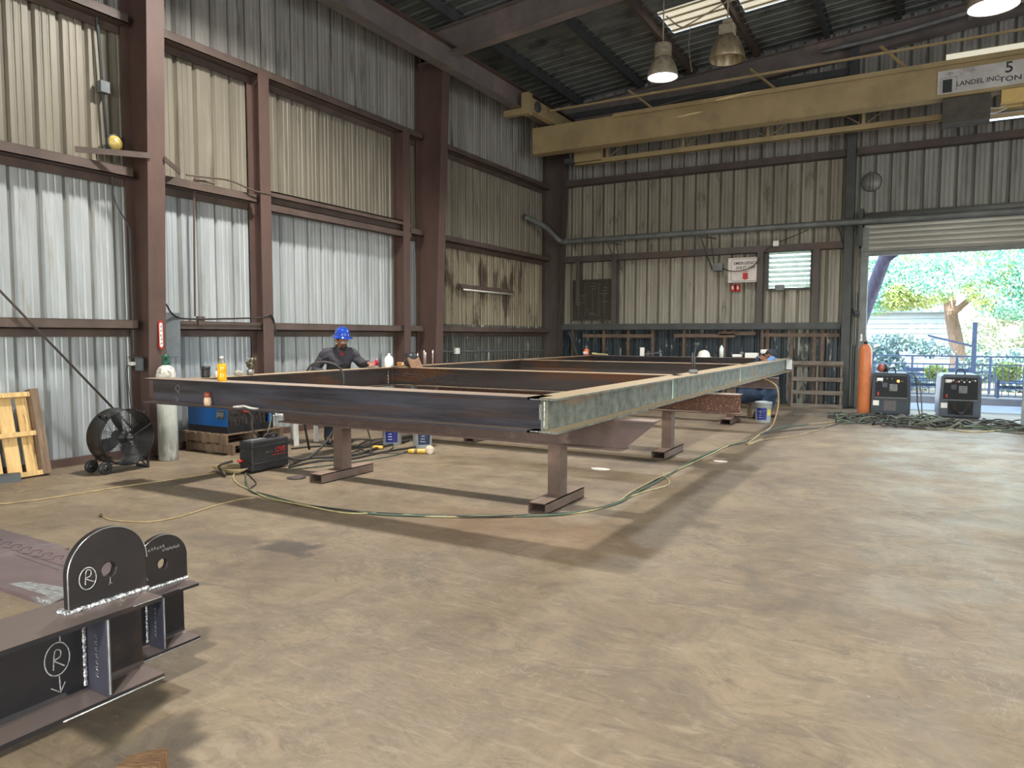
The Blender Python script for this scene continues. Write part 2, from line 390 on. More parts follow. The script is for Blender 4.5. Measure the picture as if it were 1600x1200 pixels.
# back wall with the roll-up doorway (x -1.10 .. 3.9, z 0 .. 3.36) and the louvre opening
DX0, DX1, DZ = -1.12, 4.1, 3.38
LX0, LX1, LZ0, LZ1 = -3.18, -2.26, 2.72, 3.60
mb = MB(); pr = rib_profile(-9.0, 17.0); bwp = lambda a, o, z: (a, YB - o, z)
def bw_sheet(x0, x1, z0, z1, k):
    pts = [q for q in pr if x0 < q[0] < x1]; pts = [(x0, 0)] + pts + [(x1, 0)]
    sheet(mb, pts, [(z0, z1, k, x0, x1)], bwp)
bw_sheet(-9.02, LX0, 1.80, 3.65, 0); bw_sheet(LX1, DX0, 1.80, 3.65, 0); bw_sheet(LX0, LX1, 1.80, LZ0, 0); bw_sheet(LX0, LX1, LZ1, 3.65, 0)
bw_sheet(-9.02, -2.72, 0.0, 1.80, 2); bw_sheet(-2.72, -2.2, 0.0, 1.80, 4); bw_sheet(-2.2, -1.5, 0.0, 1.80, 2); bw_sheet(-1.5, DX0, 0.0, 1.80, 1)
bw_sheet(-9.02, -1.5, 3.65, 5.6, 0); bw_sheet(-1.5, DX0, 3.65, 5.6, 1); bw_sheet(DX0, DX1, DZ, 5.6, 1); bw_sheet(DX1, 17, 0, 5.6, 1)
bw_sheet(-9.02, 4.0, 5.6, lambda a: roof_z(a) + 0.02, 3); bw_sheet(4.0, 17, 5.6, lambda a: roof_z(a) + 0.02, 3)
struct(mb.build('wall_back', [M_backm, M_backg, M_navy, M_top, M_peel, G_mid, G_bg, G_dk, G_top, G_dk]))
# right and front walls: doorways open to the daylight
mb = MB().box(17, 17.1, -10.2, -6, 0, 8).box(17, 17.1, 8, 18.05, 0, 8).box(17, 17.1, -6, 8, 4.8, 8); struct(mb.build('wall_right', M_mid))
mb = MB().box(-9.2, -4, -10.2, -10.1, 0, 7.9).box(6, 17.1, -10.2, -10.1, 0, 7.9).box(-4, 6, -10.2, -10.1, 4.9, 8.1)
mb.prism([(-9.2, 7.7), (17.1, 7.7), (4, 8.9)], -10.2, -10.1, 'y'); struct(mb.build('wall_front', M_mid))
# roof sheets with ribs running up the slope, with two runs of translucent sheet left open for the skylights
mb = MB(); prr = rib_profile(-10.2, 18.05, 0.3048, -0.032)
SKY = [(-4.85, -3.62, 14.45, 15.6), (-3.36, -2.1, 14.45, 15.6), (2.2, 3.5, 10.0, 12.2)]
def roof_strip(x0, x1, holes):
    segs = [(-10.2, 18.05)]
    for h0, h1 in holes:
        ns = []
        for a, b_ in segs:
            if h0 > a and h1 < b_: ns += [(a, h0), (h1, b_)]
            else: ns.append((a, b_))
        segs = ns
    for a, b_ in segs:
        pts = [(a, 0)] + [q for q in prr if a < q[0] < b_] + [(b_, 0)]; n = len(pts)
        mb.add([(x0, y, roof_z(x0) + o) for y, o in pts] + [(x1, y, roof_z(x1) + o) for y, o in pts], [(i, i + 1, n + i + 1, n + i) for i in range(n - 1)])
xs = sorted({-9.2, 4.0, 17.1} | {v for q in SKY for v in q[:2]})
for x0, x1 in zip(xs, xs[1:]):
    roof_strip(x0, x1, sorted([(q[2], q[3]) for q in SKY if q[0] <= x0 + 1e-6 and q[1] >= x1 - 1e-6]))
struct(mb.build('ceiling', M_roof))
M_skyl = pm('translucent_skylight_sheet', (255, 250, 228), (244, 236, 205), 3.0, rough=0.4, emit=0.0)
t_ = M_skyl.node_tree; e_ = t_.nodes['Principled BSDF']; e_.inputs['Emission Color'].default_value = lin((255, 248, 224)); e_.inputs['Emission Strength'].default_value = 0.55
M_skyr = pm('dark_skylight_rib', (150, 142, 112), (120, 112, 88), 3.0, rough=0.5)
for i, (x0, x1, y0, y1) in enumerate(SKY):
    mb = MB(); pts = [(y0, 0)] + [q for q in prr if y0 < q[0] < y1] + [(y1, 0)]; n = len(pts)
    mb.add([(x0, y, roof_z(x0) + o + 0.004) for y, o in pts] + [(x1, y, roof_z(x1) + o + 0.004) for y, o in pts], [(i_, i_ + 1, n + i_ + 1, n + i_) for i_ in range(n - 1)])
    for q in range(n - 1):
        if abs(pts[q][1] - pts[q + 1][1]) > 0.02: mb.mi[q] = 1  # darker colour on the steep sides of the ribs
    struct(mb.build('window_%d' % (i + 2), [M_skyl, M_skyr]))

# ---- girts, purlins, door framing lines (fixed trim of the shell)
tn = [0]
def trim(mb, mat, name=None):
    tn[0] += 1; return struct(mb.build('trim_%d' % tn[0], mat))
def girt(y0, y1, z, mat=M_gr, dx=0.2, h=0.105):
    mb = MB(); x = XW + 0.035
    mb.box(x, x + dx, y0, y1, z - 0.008, z + 0.004).box(x + dx - 0.008, x + dx, y0, y1, z - 0.008, z + h).box(x, x + 0.008, y0, y1, z - h, z)
    mb.box(x, x + dx, y0, y1, z + h - 0.002, z + h + 0.006)
    trim(mb, mat)
for y0, y1 in ((-10, 5.72), (5.98, 11.86), (12.14, 17.55)):
    girt(y0, y1, 1.68); girt(y0, y1, 5.50)
    if y0 != 5.98: girt(y0, y1, 3.60)
girt(5.98, 7.68, 3.60); girt(11.45, 11.86, 3.60)
# doubled header beam between the two wind columns
mb = MB(); x = XW + 0.035
mb.box(x, x + 0.26, 7.9, 11.4, 3.78, 3.80).box(x + 0.25, x + 0.26, 7.9, 11.4, 3.72, 3.80).box(x, x + 0.26, 7.9, 11.4, 3.60, 3.612)
mb.box(x + 0.25, x + 0.26, 7.9, 11.4, 3.50, 3.612).box(x + 0.12, x + 0.14, 7.9, 11.4, 3.5, 3.8); trim(mb, M_gr)
# back wall girts
def bgirt(x0, x1, z, h=0.14, mat=M_redd):
    y = YB - 0.035; mb = MB()
    mb.box(x0, x1, y - 0.2, y, z - 0.008, z + 0.004).box(x0, x1, y - 0.2, y - 0.192, z, z + h).box(x0, x1, y - 0.2, y, z + h, z + h + 0.008); trim(mb, mat)
bgirt(-8.6, -1.58, 5.56); bgirt(-1.34, 16, 5.56)
bgirt(-8.6, -1.58, 3.56); bgirt(-8.6, -1.58, 1.76, mat=M_dk); bgirt(-8.6, -1.58, 7.3, mat=M_dk)
M_stud = pm('raw_rusty_timber', (112, 92, 76), (84, 70, 60), 6, rough=0.7)
# short studs and rail of the low dado
mb = MB()
for x0, x1, z in ((-7.9, -5.95, 1.55), (-5.4, -3.9, 1.56), (-4.3, -3.42, 1.62), (-3.3, -1.6, 1.58)): mb.box(x0, x1, YB - 0.13, YB - 0.05, z, z + 0.09)
trim(mb, M_stud)
for x in (-8.2, -7.3, -6.62, -5.96, -5.15, -4.15, -3.27, -3.15, -2.62, -2.12, -1.95):
    mb = MB().box(x - 0.035, x + 0.035, YB - 0.12, YB - 0.04, 0.0, 1.74); trim(mb, M_stud)
mb = MB().bar((-8.25, YB - 0.2, 1.7), (-7.95, YB - 0.2, 0.9), 0.06); trim(mb, M_dk)
# purlins under the roof (Z sections running along the building)
for x in (-8.0, -6.3, -5.0, -3.49, -2.0, -0.6, 0.85, 2.3, 3.75, 5.3, 6.8, 8.3, 9.8, 11.3, 12.8, 14.3, 15.8):
    z = roof_z(x); mb = MB().box(x - 0.004, x + 0.004, -10.1, 17.9, z - 0.21, z - 0.01).box(x, x + 0.07, -10.1, 17.9, z - 0.02, z - 0.012).box(x - 0.07, x, -10.1, 17.9, z - 0.21, z - 0.202)
    trim(mb, M_gr if x in (-5.0, -3.49) else M_dk)

# ================================================================= STEEL COLUMNS, RAFTERS, RUNWAY
def tapered_column(y, x_in0, x_in1, zt, bf, label, mat):
    t = thing('steel_column', label, 'column', (XW + 0.04, y, 0))
    d0, d1 = x_in0 - XW - 0.04, x_in1 - XW - 0.04
    MB().prism([(0.01, 0), (d0 - 0.012, 0), (d1 - 0.012, zt), (0.01, zt)], -0.005, 0.005, 'y').build('web', mat, t)
    MB().prism([(d0 - 0.014, 0), (d0, 0), (d1, zt), (d1 - 0.014, zt)], -bf / 2, bf / 2, 'y').build('inner_flange', mat, t)
    MB().box(0, 0.014, -bf / 2, bf / 2, 0, zt).build('outer_flange', mat, t)
    MB().box(-0.02, d0 + 0.08, -bf / 2 - 0.06, bf / 2 + 0.06, 0, 0.02).build('base_plate', mat, t)
    return t
tapered_column(5.85, -8.64, -8.36, 7.35, 0.24, 'tall tapered brown steel column behind the drum fan, nearest the camera', M_red)
tapered_column(12.0, -8.55, -8.28, 7.35, 0.24, 'tapered brown steel column standing behind the long frame, carrying the roof rafter', M_red)
tapered_column(17.62, -8.52, -8.30, 7.35, 0.26, 'sooty dark steel column in the back left corner of the hall', M_redd)
tapered_column(-0.2, -8.64, -8.36, 7.35, 0.24, 'brown steel column of the left wall, outside the view', M_red)
def wind_column(y, zt, label, mat=M_red, w=0.2):
    t = thing('wall_post', label, 'post', (XW + 0.04, y, 0))
    MB().box(0, 0.26, -0.006, 0.006, 0, zt).build('web', mat, t)
    MB().box(0.25, 0.262, -w / 2, w / 2, 0, zt).build('inner_flange', mat, t)
    MB().box(0, 0.012, -w / 2, w / 2, 0, zt).build('outer_flange', mat, t)
wind_column(7.8, 5.5, 'slim dark brown wall post right of the nearest column, ending at the top girt')
wind_column(11.25, 5.5, 'slim brown wall post just left of the tapered column that carries the rafter')
# back wall posts
def back_post(x, z0, z1, w, label, mat=M_redd, d=0.2):
    t = MB(); t.box(-w / 2, w / 2, -0.008, 0.0, 0, z1 - z0).box(-0.006, 0.006, 0, d, 0, z1 - z0).box(-w / 2, w / 2, d - 0.008, d, 0, z1 - z0)
    o = t.build('wall_post', mat); o.location = (x, YB - 0.04 - d, z0); tag(o, label, 'post')
back_post(-1.46, 0, 7.95, 0.18, 'tall dark post of the back wall left of the roll-up doorway', M_dk, 0.3)
back_post(-6.98, 1.9, 3.56, 0.14, 'short dark post right of the dark plate panel on the back wall')
back_post(-8.0, 2.4, 3.56, 0.12, 'short stub post above the dark plate panel on the back wall')
back_post(-3.34, 1.9, 3.56, 0.14, 'grey post between the emergency sign and the louvre')
back_post(-2.12, 1.9, 3.56, 0.14, 'grey post just right of the louvre window')
# rafters
def rafter(y, label, mat, x1=4.0):
    t = thing('roof_rafter', label, 'beam', (0, y, 0))
    zt = lambda x: roof_z(x) - 0.215
    zb = lambda x: 6.98 + 0.098 * (x - XW) if x < 4 else 8.2
    x0 = XW + 0.1
    MB().prism([(x0, zb(x0)), (x1, zb(x1)), (x1, zt(x1)), (x0, zt(x0))], -0.005, 0.005, 'y').build('web', mat, t)
    MB().prism([(x0, zb(x0) - 0.014), (x1, zb(x1) - 0.014), (x1, zb(x1)), (x0, zb(x0))], -0.11, 0.11, 'y').build('bottom_flange', mat, t)
    MB().prism([(x0, zt(x0) - 0.014), (x1, zt(x1) - 0.014), (x1, zt(x1)), (x0, zt(x0))], -0.11, 0.11, 'y').build('top_flange', mat, t)
    MB().prism([(x1, zb(x1)), (16.9, 7.2), (16.9, 7.5), (x1, zt(x1))], -0.1, 0.1, 'y').build('far_slope', mat, t)
rafter(12.0, 'deep brown roof rafter crossing the top of the hall in front of the lamps', M_raf)
rafter(17.70, 'dark roof rafter running up along the back wall behind the crane', M_raf)
rafter(5.85, 'brown roof rafter above the nearest column, over the view', M_red)
# runway beam
t = thing('crane_runway', 'long brown runway beam of the crane along the left wall under the roof', 'beam', (-8.16, 0, 0))
MB().box(-0.005, 0.005, -9.8, 17.5, 6.76, 7.18).build('web', M_raf, t)
MB().box(-0.12, 0.12, -9.8, 17.5, 7.18, 7.196).build('top_flange', M_red, t)
MB().box(-0.12, 0.12, -9.8, 17.5, 6.744, 6.76).build('bottom_flange', M_raf, t)
MB().box(-0.02, 0.02, -9.8, 17.5, 7.196, 7.225).build('rail', M_dk, t)
# flange braces at the near column
for a, b_, lab in (((XW + 0.2, 5.02, 3.80), (-8.47, 5.76, 3.84), 'flat steel flange brace from the girt to the left side of the nearest column'),
                   ((-8.47, 5.95, 3.84), (XW + 0.2, 6.42, 3.80), 'flat steel flange brace behind the nearest column, towards the right girt')):
    o = MB().bar(a, b_, 0.012, 0.07).build('flange_brace', M_gr); tag(o, lab, 'brace')
# diagonal rod
o = MB().tube([(-8.74, 2.0, 4.5), (-8.74, 5.66, 0.30)], 0.014, 8).build('brace_rod', M_redd); tag(o, 'thin dark diagonal brace rod slanting down the left wall behind the fan', 'rod')
# ================================================================= THE BIG STEEL FRAME ON ITS TRESTLES
M_mill = pm('blue_grey_mill_scale', (84, 84, 94), (58, 54, 58), 1.6, rough=0.42, metal=0.45, stretch=(0.35, 0.5, 4.5), lo=0.42, hi=0.58, c3=(88, 68, 56), s3=1.3, lo3=0.52, hi3=0.66, st3=(0.4, 0.6, 3.6), top=(172, 152, 136), bump=0.04, bscale=40)
M_rustm = pm('rust_streaked_mill_scale', (84, 76, 74), (66, 58, 56), 1.4, rough=0.55, metal=0.3, stretch=(0.4, 0.4, 2.0), c3=(114, 76, 52), s3=1.5, lo3=0.50, hi3=0.64, st3=(0.5, 0.5, 2.6), top=(166, 142, 112), bump=0.05, bscale=40)
M_side = pm('green_grey_weathered_steel', (122, 124, 112), (76, 76, 70), 9, rough=0.55, metal=0.3, c3=(140, 98, 58), s3=1.6, lo3=0.54, hi3=0.68, st3=(1, 0.5, 2.4), top=(170, 150, 118), bump=0.08, bscale=60)
M_horse = pm('brown_trestle_steel', (116, 96, 84), (94, 76, 66), 3, rough=0.6, metal=0.2, c3=(128, 102, 90), s3=2.5, top=(138, 116, 102), bump=0.04, bscale=40)
M_hweb = pm('brown_violet_plate', (104, 86, 80), (84, 70, 68), 3, rough=0.5, metal=0.25, c3=(128, 106, 94), s3=3, top=(150, 128, 114))
M_rusty = pm('speckled_rusty_steel', (104, 70, 56), (80, 56, 48), 12, rough=0.75, metal=0.1, c3=(160, 120, 90), s3=55, lo3=0.57, hi3=0.62, top=(150, 138, 124), bump=0.15, bscale=40)
M_weld = pm('bright_weld_bead', (226, 228, 228), (110, 108, 106), 120, rough=0.3, metal=0.6, lo=0.42, hi=0.58)
M_grind = pm('ground_bright_steel', (176, 178, 176), (130, 130, 128), 14, rough=0.3, metal=0.7)
M_chalk = pm('white_chalk', (176, 174, 170), (110, 108, 104), 70, rough=0.9)
M_paint = pm('pale_green_paint_mark', (196, 224, 206), (168, 200, 184), 30, rough=0.7)

M_wht0 = pm('weld_glow_white', (226, 232, 232), None, rough=0.6)
FT, FD, FB = 1.13, 0.27, 0.25     # top, depth, flange width
XR, XL = -2.475, -6.875           # web lines of the side beams
fr = thing('steel_platform', 'long welded rectangular platform of steel beams lying on trestles in the hall', 'platform', (0, 0, 0))
MB().ibeam(4.82, 16.12, XR, FT, FD, FB).build('side_beam', M_side, fr)
MB().ibeam(5.06, 16.12, XL, FT, FD, FB).build('side_beam', M_rustm, fr)
def cross(y, x0, x1, mat): return MB().ibeam(x0, x1, y, FT, FD, FB, ax='x').build('cross_beam', mat, fr)
cross(4.945, -7.35, XR - 0.02, M_mill)
for y, m in ((8.5, M_rustm), (12.35, M_rustm), (16.0, M_mill)): cross(y, XL + 0.02, XR - 0.02, m)
# welds and marks of the near corner
mb = MB()
for z0, z1 in ((0.90, 1.10),):
    mb.tube([(XR - 0.016, 4.93, z) for z in [z0 + i * 0.02 for i in range(11)]], [0.007 + 0.003 * math.sin(i * 2.3) for i in range(11)], 6)
    mb.tube([(XR + 0.012, 4.84, z) for z in [z0 + i * 0.02 for i in range(11)]], [0.006 + 0.002 * math.sin(i * 3.1) for i in range(11)], 6)
mb.tube([(XR - 0.10 + 0.02 * i, 4.818, FT - 0.012) for i in range(11)], 0.005, 6); mb.tube([(XR - 0.10 + 0.02 * i, 4.818, FT - FD + 0.012) for i in range(11)], 0.006, 6)
mb.box(XR - 0.06, XR - 0.017, 4.925, 4.936, FT - FD + 0.02, FT - FD + 0.05); mb.box(XR - 0.075, XR - 0.05, 4.925, 4.937, 0.95, 1.07)
mb.build('weld_bead', M_weld, fr)
for y in (8.10, 11.66): MB().box(XR + 0.006, XR + 0.011, y - 0.012, y + 0.018, FT - FD + 0.02, FT - 0.02).build('paint_mark', M_paint, fr)
MB().box(XR + 0.02, XR + 0.125, 16.05, 16.118, 0.9, 1.1).build('weld_glow_end', M_wht0, fr)  # white box added for the welding glow at the beam end
MB().box(XR + 0.006, XR + 0.009, 4.86, 4.91, 0.885, 1.1).build('pale_patch', M_side and pm('scraped_pale_patch', (150, 148, 122), (110, 106, 88), 60, rough=0.6), fr)
MB().tube([(XL + 0.145, 5.09, 0.89 + i * 0.022) for i in range(10)], [0.006 + 0.003 * math.sin(i * 2.9) for i in range(10)], 6).build('weld_bead', M_weld, fr)
MB().tube([(XL + 0.02 + 0.002 * math.sin(i * 2.1), 8.368, 0.885 + i * 0.023) for i in range(10)], [0.006 + 0.004 * math.sin(i * 2.9) for i in range(10)], 6).build('weld_bead', M_weld, fr)
# chalk scribble at the near left joint
def stroke(mb, pts, place, r=0.002, sp=3): mb.tube([place(*p) for p in pts], r, 4, smoothpath=sp); return mb
def circle(cx, cy, rx, ry, n=14): return [(cx + rx * math.cos(2 * math.pi * i / n + 0.5), cy + ry * math.sin(2 * math.pi * i / n + 0.5)) for i in range(n + 1)]
pl = lambda a, b: (a, 4.9385, b)
mb = MB(); stroke(mb, circle(-6.93, 1.03, 0.03, 0.035), pl); stroke(mb, [(-6.97, 1.02), (-6.93, 0.99), (-6.90, 0.97)], pl); stroke(mb, [(-6.98, 0.93), (-6.93, 0.91), (-6.96, 0.89), (-6.91, 0.885)], pl)
mb.build('chalk_mark', M_chalk, fr)

def trestle(name_lab, y, x0, x1, legs, zb, h, web, leg_h, cut, mat, bf=0.2):
    t = thing('trestle', name_lab, 'trestle', (0, y, 0))
    MB().ibeam(x0, x1, 0, zb + h, h, bf, 0.014, 0.01, 'x', cut[0], cut[1]).build('support_beam', mat, t)
    for x in legs:
        MB().box(x - 0.065, x + 0.065, -0.075, 0.075, 0.10, zb - 0.002).build('leg', M_horse, t)
        a, b_, c, d, th = 0.09, 0.42, 0.0, 0.10, 0.008     # foot: open rectangular tube lying along y
        f = MB(); f.box(x - a, x + a, -b_, b_, 0.001, th).box(x - a, x + a, -b_, b_, d - th, d).box(x - a, x - a + th, -b_, b_, 0.001, d).box(x + a - th, x + a, -b_, b_, 0.001, d)
        f.build('foot', M_horse, t)
    return t
trestle('brown trestle under the near end of the frame, with mitred beam ends and two posts', 6.08, -6.62, -1.98, (-5.65, -2.95), 0.575, 0.283, M_hweb, 0, (0.06, 0.30), M_hweb)
trestle('speckled rusty trestle under the middle of the frame, its square end sticking out', 9.42, -6.7, -1.98, (-5.85, -2.92), 0.60, 0.256, M_rusty, 0, (0, 0), M_rusty, 0.26)
trestle('dark trestle under the far end of the frame beside the grey paint pail', 13.55, -6.7, -2.2, (-5.8, -3.02), 0.66, 0.196, M_hweb, 0, (0, 0), M_hweb)
# clamp parts lying on the near trestle end
o = MB().bar((-2.95, 6.5, 0.835), (-2.25, 7.3, 0.84), 0.03).bar((-2.6, 6.6, 0.845), (-2.2, 7.2, 0.85), 0.02).build('clamp_bar', M_horse)
bpy.data.objects.remove(o)

# ================================================================= FOREGROUND SKID WITH LIFTING LUGS
M_skid = pm('polished_mill_scale', (54, 52, 54), (40, 39, 41), 3.0, rough=0.34, metal=0.6, c3=(84, 68, 56), s3=2.4, lo3=0.56, hi3=0.72, top=(124, 110, 104), bump=0.03, bscale=60, rvar=0.08)
M_skweb = pm('black_mill_scale', (58, 52, 50), (44, 40, 40), 2.0, rough=0.45, metal=0.4, c3=(96, 70, 52), s3=1.6, lo3=0.58, hi3=0.75)
M_ink0 = pm('dark_marker', (58, 48, 50), None, rough=0.8)
M_lug = pm('dark_lug_plate', (50, 44, 42), (40, 36, 35), 4.0, rough=0.42, metal=0.4, c3=(74, 60, 54), s3=3, lo3=0.55, hi3=0.7)
M_stiff = pm('blue_violet_plate', (82, 82, 94), (66, 66, 78), 5, rough=0.4, metal=0.5)
def skid(zt, xr, ye, label, chalk, far=False):
    """beam running along y ending at ye, outer flange edge at xr, top at zt, lifting lug on it"""
    t = thing('steel_skid', label, 'frame', (0, 0, 0)); xc = xr - 0.12; h = 0.27
    MB().ibeam(-2.4, ye, xc, zt, h, 0.24, 0.015, 0.012).build('main_beam', [M_skid], t)
    MB().box(xr - 0.112, xr - 0.004, ye - 0.185, ye - 0.172, zt - h + 0.016, zt - 0.016).build('stiffener_plate', M_stiff, t)
    MB().box(xc - 0.112, xc - 0.008, ye - 0.185, ye - 0.172, zt - h + 0.016, zt - 0.016).build('stiffener_plate', M_stiff, t)
    if not far and zt > 0.6: MB().box(xr - 0.004, xr + 0.0015, -2.3, ye - 0.5, zt - h - 0.001, zt - h + 0.014).build('rusty_edge', pm('orange_rust_edge', (164, 112, 56), (120, 78, 44), 9, rough=0.8), t)
    # lug with a real hole
    y0, y1, r = ye - 0.235, ye + 0.02, 0.1275; yc = (y0 + y1) / 2; n = 28; zc = zt + 0.235 - r; hz = zt + 0.10; hr = 0.023; x0, x1 = xc - 0.014, xc + 0.014
    outer = [(y1, zt)] + [(yc + r * math.cos(math.pi * i / n), zc + r * math.sin(math.pi * i / n)) for i in range(n + 1)] + [(y0, zt)] + [(y0 + (y1 - y0) * q_ / 12, zt) for q_ in range(1, 12)]
    m = len(outer); inner = []
    for a, b_ in outer:
        q = math.atan2(b_ - hz, a - yc); inner.append((yc + hr * math.cos(q), hz + hr * math.sin(q)))
    hole = [(yc + hr * math.cos(-math.pi / 2 + (k - 2) * 0.25), hz + hr * math.sin(-math.pi / 2 + (k - 2) * 0.25)) for k in range(5)]
    mb = MB(); ring_o = outer; ring_i = inner
    V = [(x, a, b_) for x in (x0, x1) for a, b_ in ring_o + ring_i]; F = []; k = 2 * m
    for s_ in (0, 1):
        o_ = s_ * k
        for i in range(m):
            j = (i + 1) % m; F.append((o_ + i, o_ + j, o_ + m + j, o_ + m + i))
    for i in range(m):
        j = (i + 1) % m; F.append((i, j, k + j, k + i)); F.append((m + i, m + j, k + m + j, k + m + i))
    mb.add(V, F); lug = mb.build('lifting_lug', M_lug, t); bevel(lug, 0.004, 2)
    mb = MB()
    for sx in (-1, 1):
        for zf, sz in ((zt - 0.015, -1), (zt - h + 0.015, 1)): mb.prism([(xc + sx * 0.006, zf), (xc + sx * 0.022, zf), (xc + sx * 0.012, zf + sz * 0.006), (xc + sx * 0.006, zf + sz * 0.016)], -2.4, ye, 'y')
    mb.build('web_fillet', M_skid, t)
    # bright edge rim of the lug and its weld
    MB().tube([(x1 + 0.0005, a, b_) for a, b_ in outer[1:n + 2]], 0.0018, 5).tube([(x1, y0, zt + 0.01), (x1, y0, zc)], 0.0022, 5).build('ground_edge', M_grind, lug)
    rnd = random.Random(3); L_ = [y0 - 0.012 + i * 0.0035 for i in range(int((y1 - y0 + 0.02) / 0.0035))]
    mb = MB()
    for sx in (x1 + 0.004, x0 - 0.004): mb.tube([(sx + rnd.uniform(-0.0012, 0.0012), a, zt + 0.004 + rnd.uniform(-0.001, 0.001)) for a in L_], [0.0075 + rnd.uniform(-0.0022, 0.0018) for _ in L_], 6)
    mb.tube([(xc - 0.014, y0 - 0.004, zt + 0.003), (xc + 0.014, y0 - 0.006, zt + 0.003)], 0.009, 6)
    mb.build('weld_bead', M_weld, lug)
    zz = [zt - h + 0.03 + i * 0.004 for i in range(54)]
    MB().tube([(xc + 0.012, ye - 0.192, z) for z in zz], [0.0055 + rnd.uniform(-0.002, 0.0018) for _ in zz], 6).build('weld_bead', M_weld, t)
    MB().tube([(xr - 0.003, ye - 0.178, zt - 0.018), (xr - 0.003, ye - 0.178, zt - h + 0.02)], 0.003, 5).tube([(xr - 0.001, ye - 0.32, zt - h + 0.002), (xr - 0.001, ye - 0.002, zt - h + 0.002), (xr - 0.23, ye - 0.0, zt - h + 0.002)], 0.003, 5).tube([(xr - 0.001, ye - 0.10, zt - 0.002), (xr - 0.001, ye, zt - 0.002)], 0.002, 5).build('ground_edge', M_grind, t)
    # chalk writing
    pL = lambda a, b_: (x1 + 0.0015, yc + a, hz + b_); pW = lambda a, b_: (xc + 0.0075, ye - 0.27 + a, zt - 0.135 + b_)
    mb = MB()
    if chalk == 'R':
        stroke(mb, circle(-0.068, -0.008, 0.026, 0.034), pL, 0.0016)
        stroke(mb, [(-0.076, -0.026), (-0.072, 0.016), (-0.058, 0.014), (-0.06, -0.002), (-0.074, -0.006), (-0.062, -0.016), (-0.05, -0.022)], pL, 0.0016)
        mb.build('chalk_letter', M_chalk, lug); mb = MB()
        stroke(mb, [(0.002, -0.025), (0.001, -0.04), (-0.003, -0.048)], pL, 0.0008); stroke(mb, [(0.001, -0.04), (0.007, -0.046)], pL, 0.0008)
        mb.build('chalk_mark', M_chalk, lug)
        mb = MB(); stroke(mb, circle(0.0, 0.008, 0.036, 0.05), pW, 0.0019)
        stroke(mb, [(-0.012, -0.022), (-0.006, 0.034), (0.010, 0.03), (0.008, 0.012), (-0.008, 0.006), (0.006, -0.008), (0.020, -0.02)], pW, 0.0019)
        mb.build('chalk_letter', M_chalk, t); mb = MB()
        stroke(mb, [(0.004, -0.046), (0.006, -0.095)], pW, 0.0019); stroke(mb, [(-0.02, -0.075), (0.006, -0.097), (0.02, -0.07)], pW, 0.0019, 1)
        stroke(mb, [(0.01, 0.06), (0.01, 0.105)], pW, 0.0019); stroke(mb, [(-0.01, 0.085), (0.035, 0.10)], pW, 0.0019); stroke(mb, [(0.045, 0.11), (0.05, 0.08)], pW, 0.0015)
        mb.build('chalk_mark', M_chalk, t)
    else:
        for k_, (u, v_) in enumerate([(-0.07 + i * 0.014, 0.075 + (i % 3) * 0.002) for i in range(6)] + [(0.0 + i * 0.011, 0.058 + (i % 2) * 0.003) for i in range(8)]):
            stroke(mb, [(u, v_), (u + 0.005, v_ + 0.012), (u + 0.009, v_ - 0.002), (u + 0.004, v_ + 0.004)], pL, 0.0009, 2)
        stroke(mb, [(-0.085, -0.045), (-0.092, -0.055), (-0.088, -0.07)], pL, 0.001); stroke(mb, [(-0.08, -0.04), (-0.075, -0.055)], pL, 0.001)
        mb.build('chalk_mark', M_chalk, lug)
    pS = lambda a, b_: (xr - 0.055 + a, ye - 0.1862, zt - 0.135 + b_)
    mb = MB()
    for i in range(7): stroke(mb, [(-0.01, 0.06 - i * 0.02), (0.004, 0.064 - i * 0.02), (-0.004, 0.056 - i * 0.02), (0.006, 0.052 - i * 0.02)], pS, 0.0007, 2)
    mb.build('stamped_number', M_chalk, t)
    return t
s1 = skid(0.76, -2.10, 1.42, 'dark steel skid with a lifting lug marked with a circled chalk letter, foreground left', 'R')
M_deck = pm('purple_grey_sheen_plate', (126, 106, 104), (96, 82, 84), 3.2, rough=0.36, metal=0.45, c3=(160, 156, 152), s3=2.6, lo3=0.54, hi3=0.68, bump=0.03, bscale=50)  # the pale third colour is a blue-white sheen painted into the plate
MB().prism([(-2.34, 1.205), (-2.50, 1.56), (-2.58, 1.552), (-2.60, 1.575), (-2.66, 1.575), (-2.82, 1.57), (-2.83, 1.55), (-2.90, 1.55), (-2.91, 1.575), (-3.45, 1.58), (-3.46, 1.56), (-3.52, 1.56), (-3.53, 1.58), (-4.6, 1.58), (-4.6, 1.205)], 0.744, 0.759, 'z').build('deck_plate', M_deck, s1)
MB().box(-4.6, -2.5, 1.53, 1.545, 0.66, 0.744).build('deck_lip', M_skweb, s1)
MB().tube([(-2.345 - i * 0.01, 1.205 + 0.004 * math.sin(i), 0.761) for i in range(9)], 0.004, 5).build('weld_bead', M_weld, s1)
MB().box(-2.32, -2.12, 0.15, 0.30, 0.0, 0.49).build('support_block', M_stud, s1) if False else None
mb = MB(); pD = lambda a, b_: (a, b_, 0.7595)
for k_ in range(7): x_ = -2.78 - k_ * 0.075; stroke(mb, [(x_, 1.47), (x_ - 0.03, 1.50), (x_ - 0.05, 1.475), (x_ - 0.02, 1.455), (x_ - 0.055, 1.44)], pD, 0.0012)
stroke(mb, [(-2.62, 1.43), (-3.02, 1.44)], pD, 0.001); stroke(mb, [(-2.66, 1.40), (-2.98, 1.415)], pD, 0.001)
mb.build('marker_writing', M_ink0, s1)
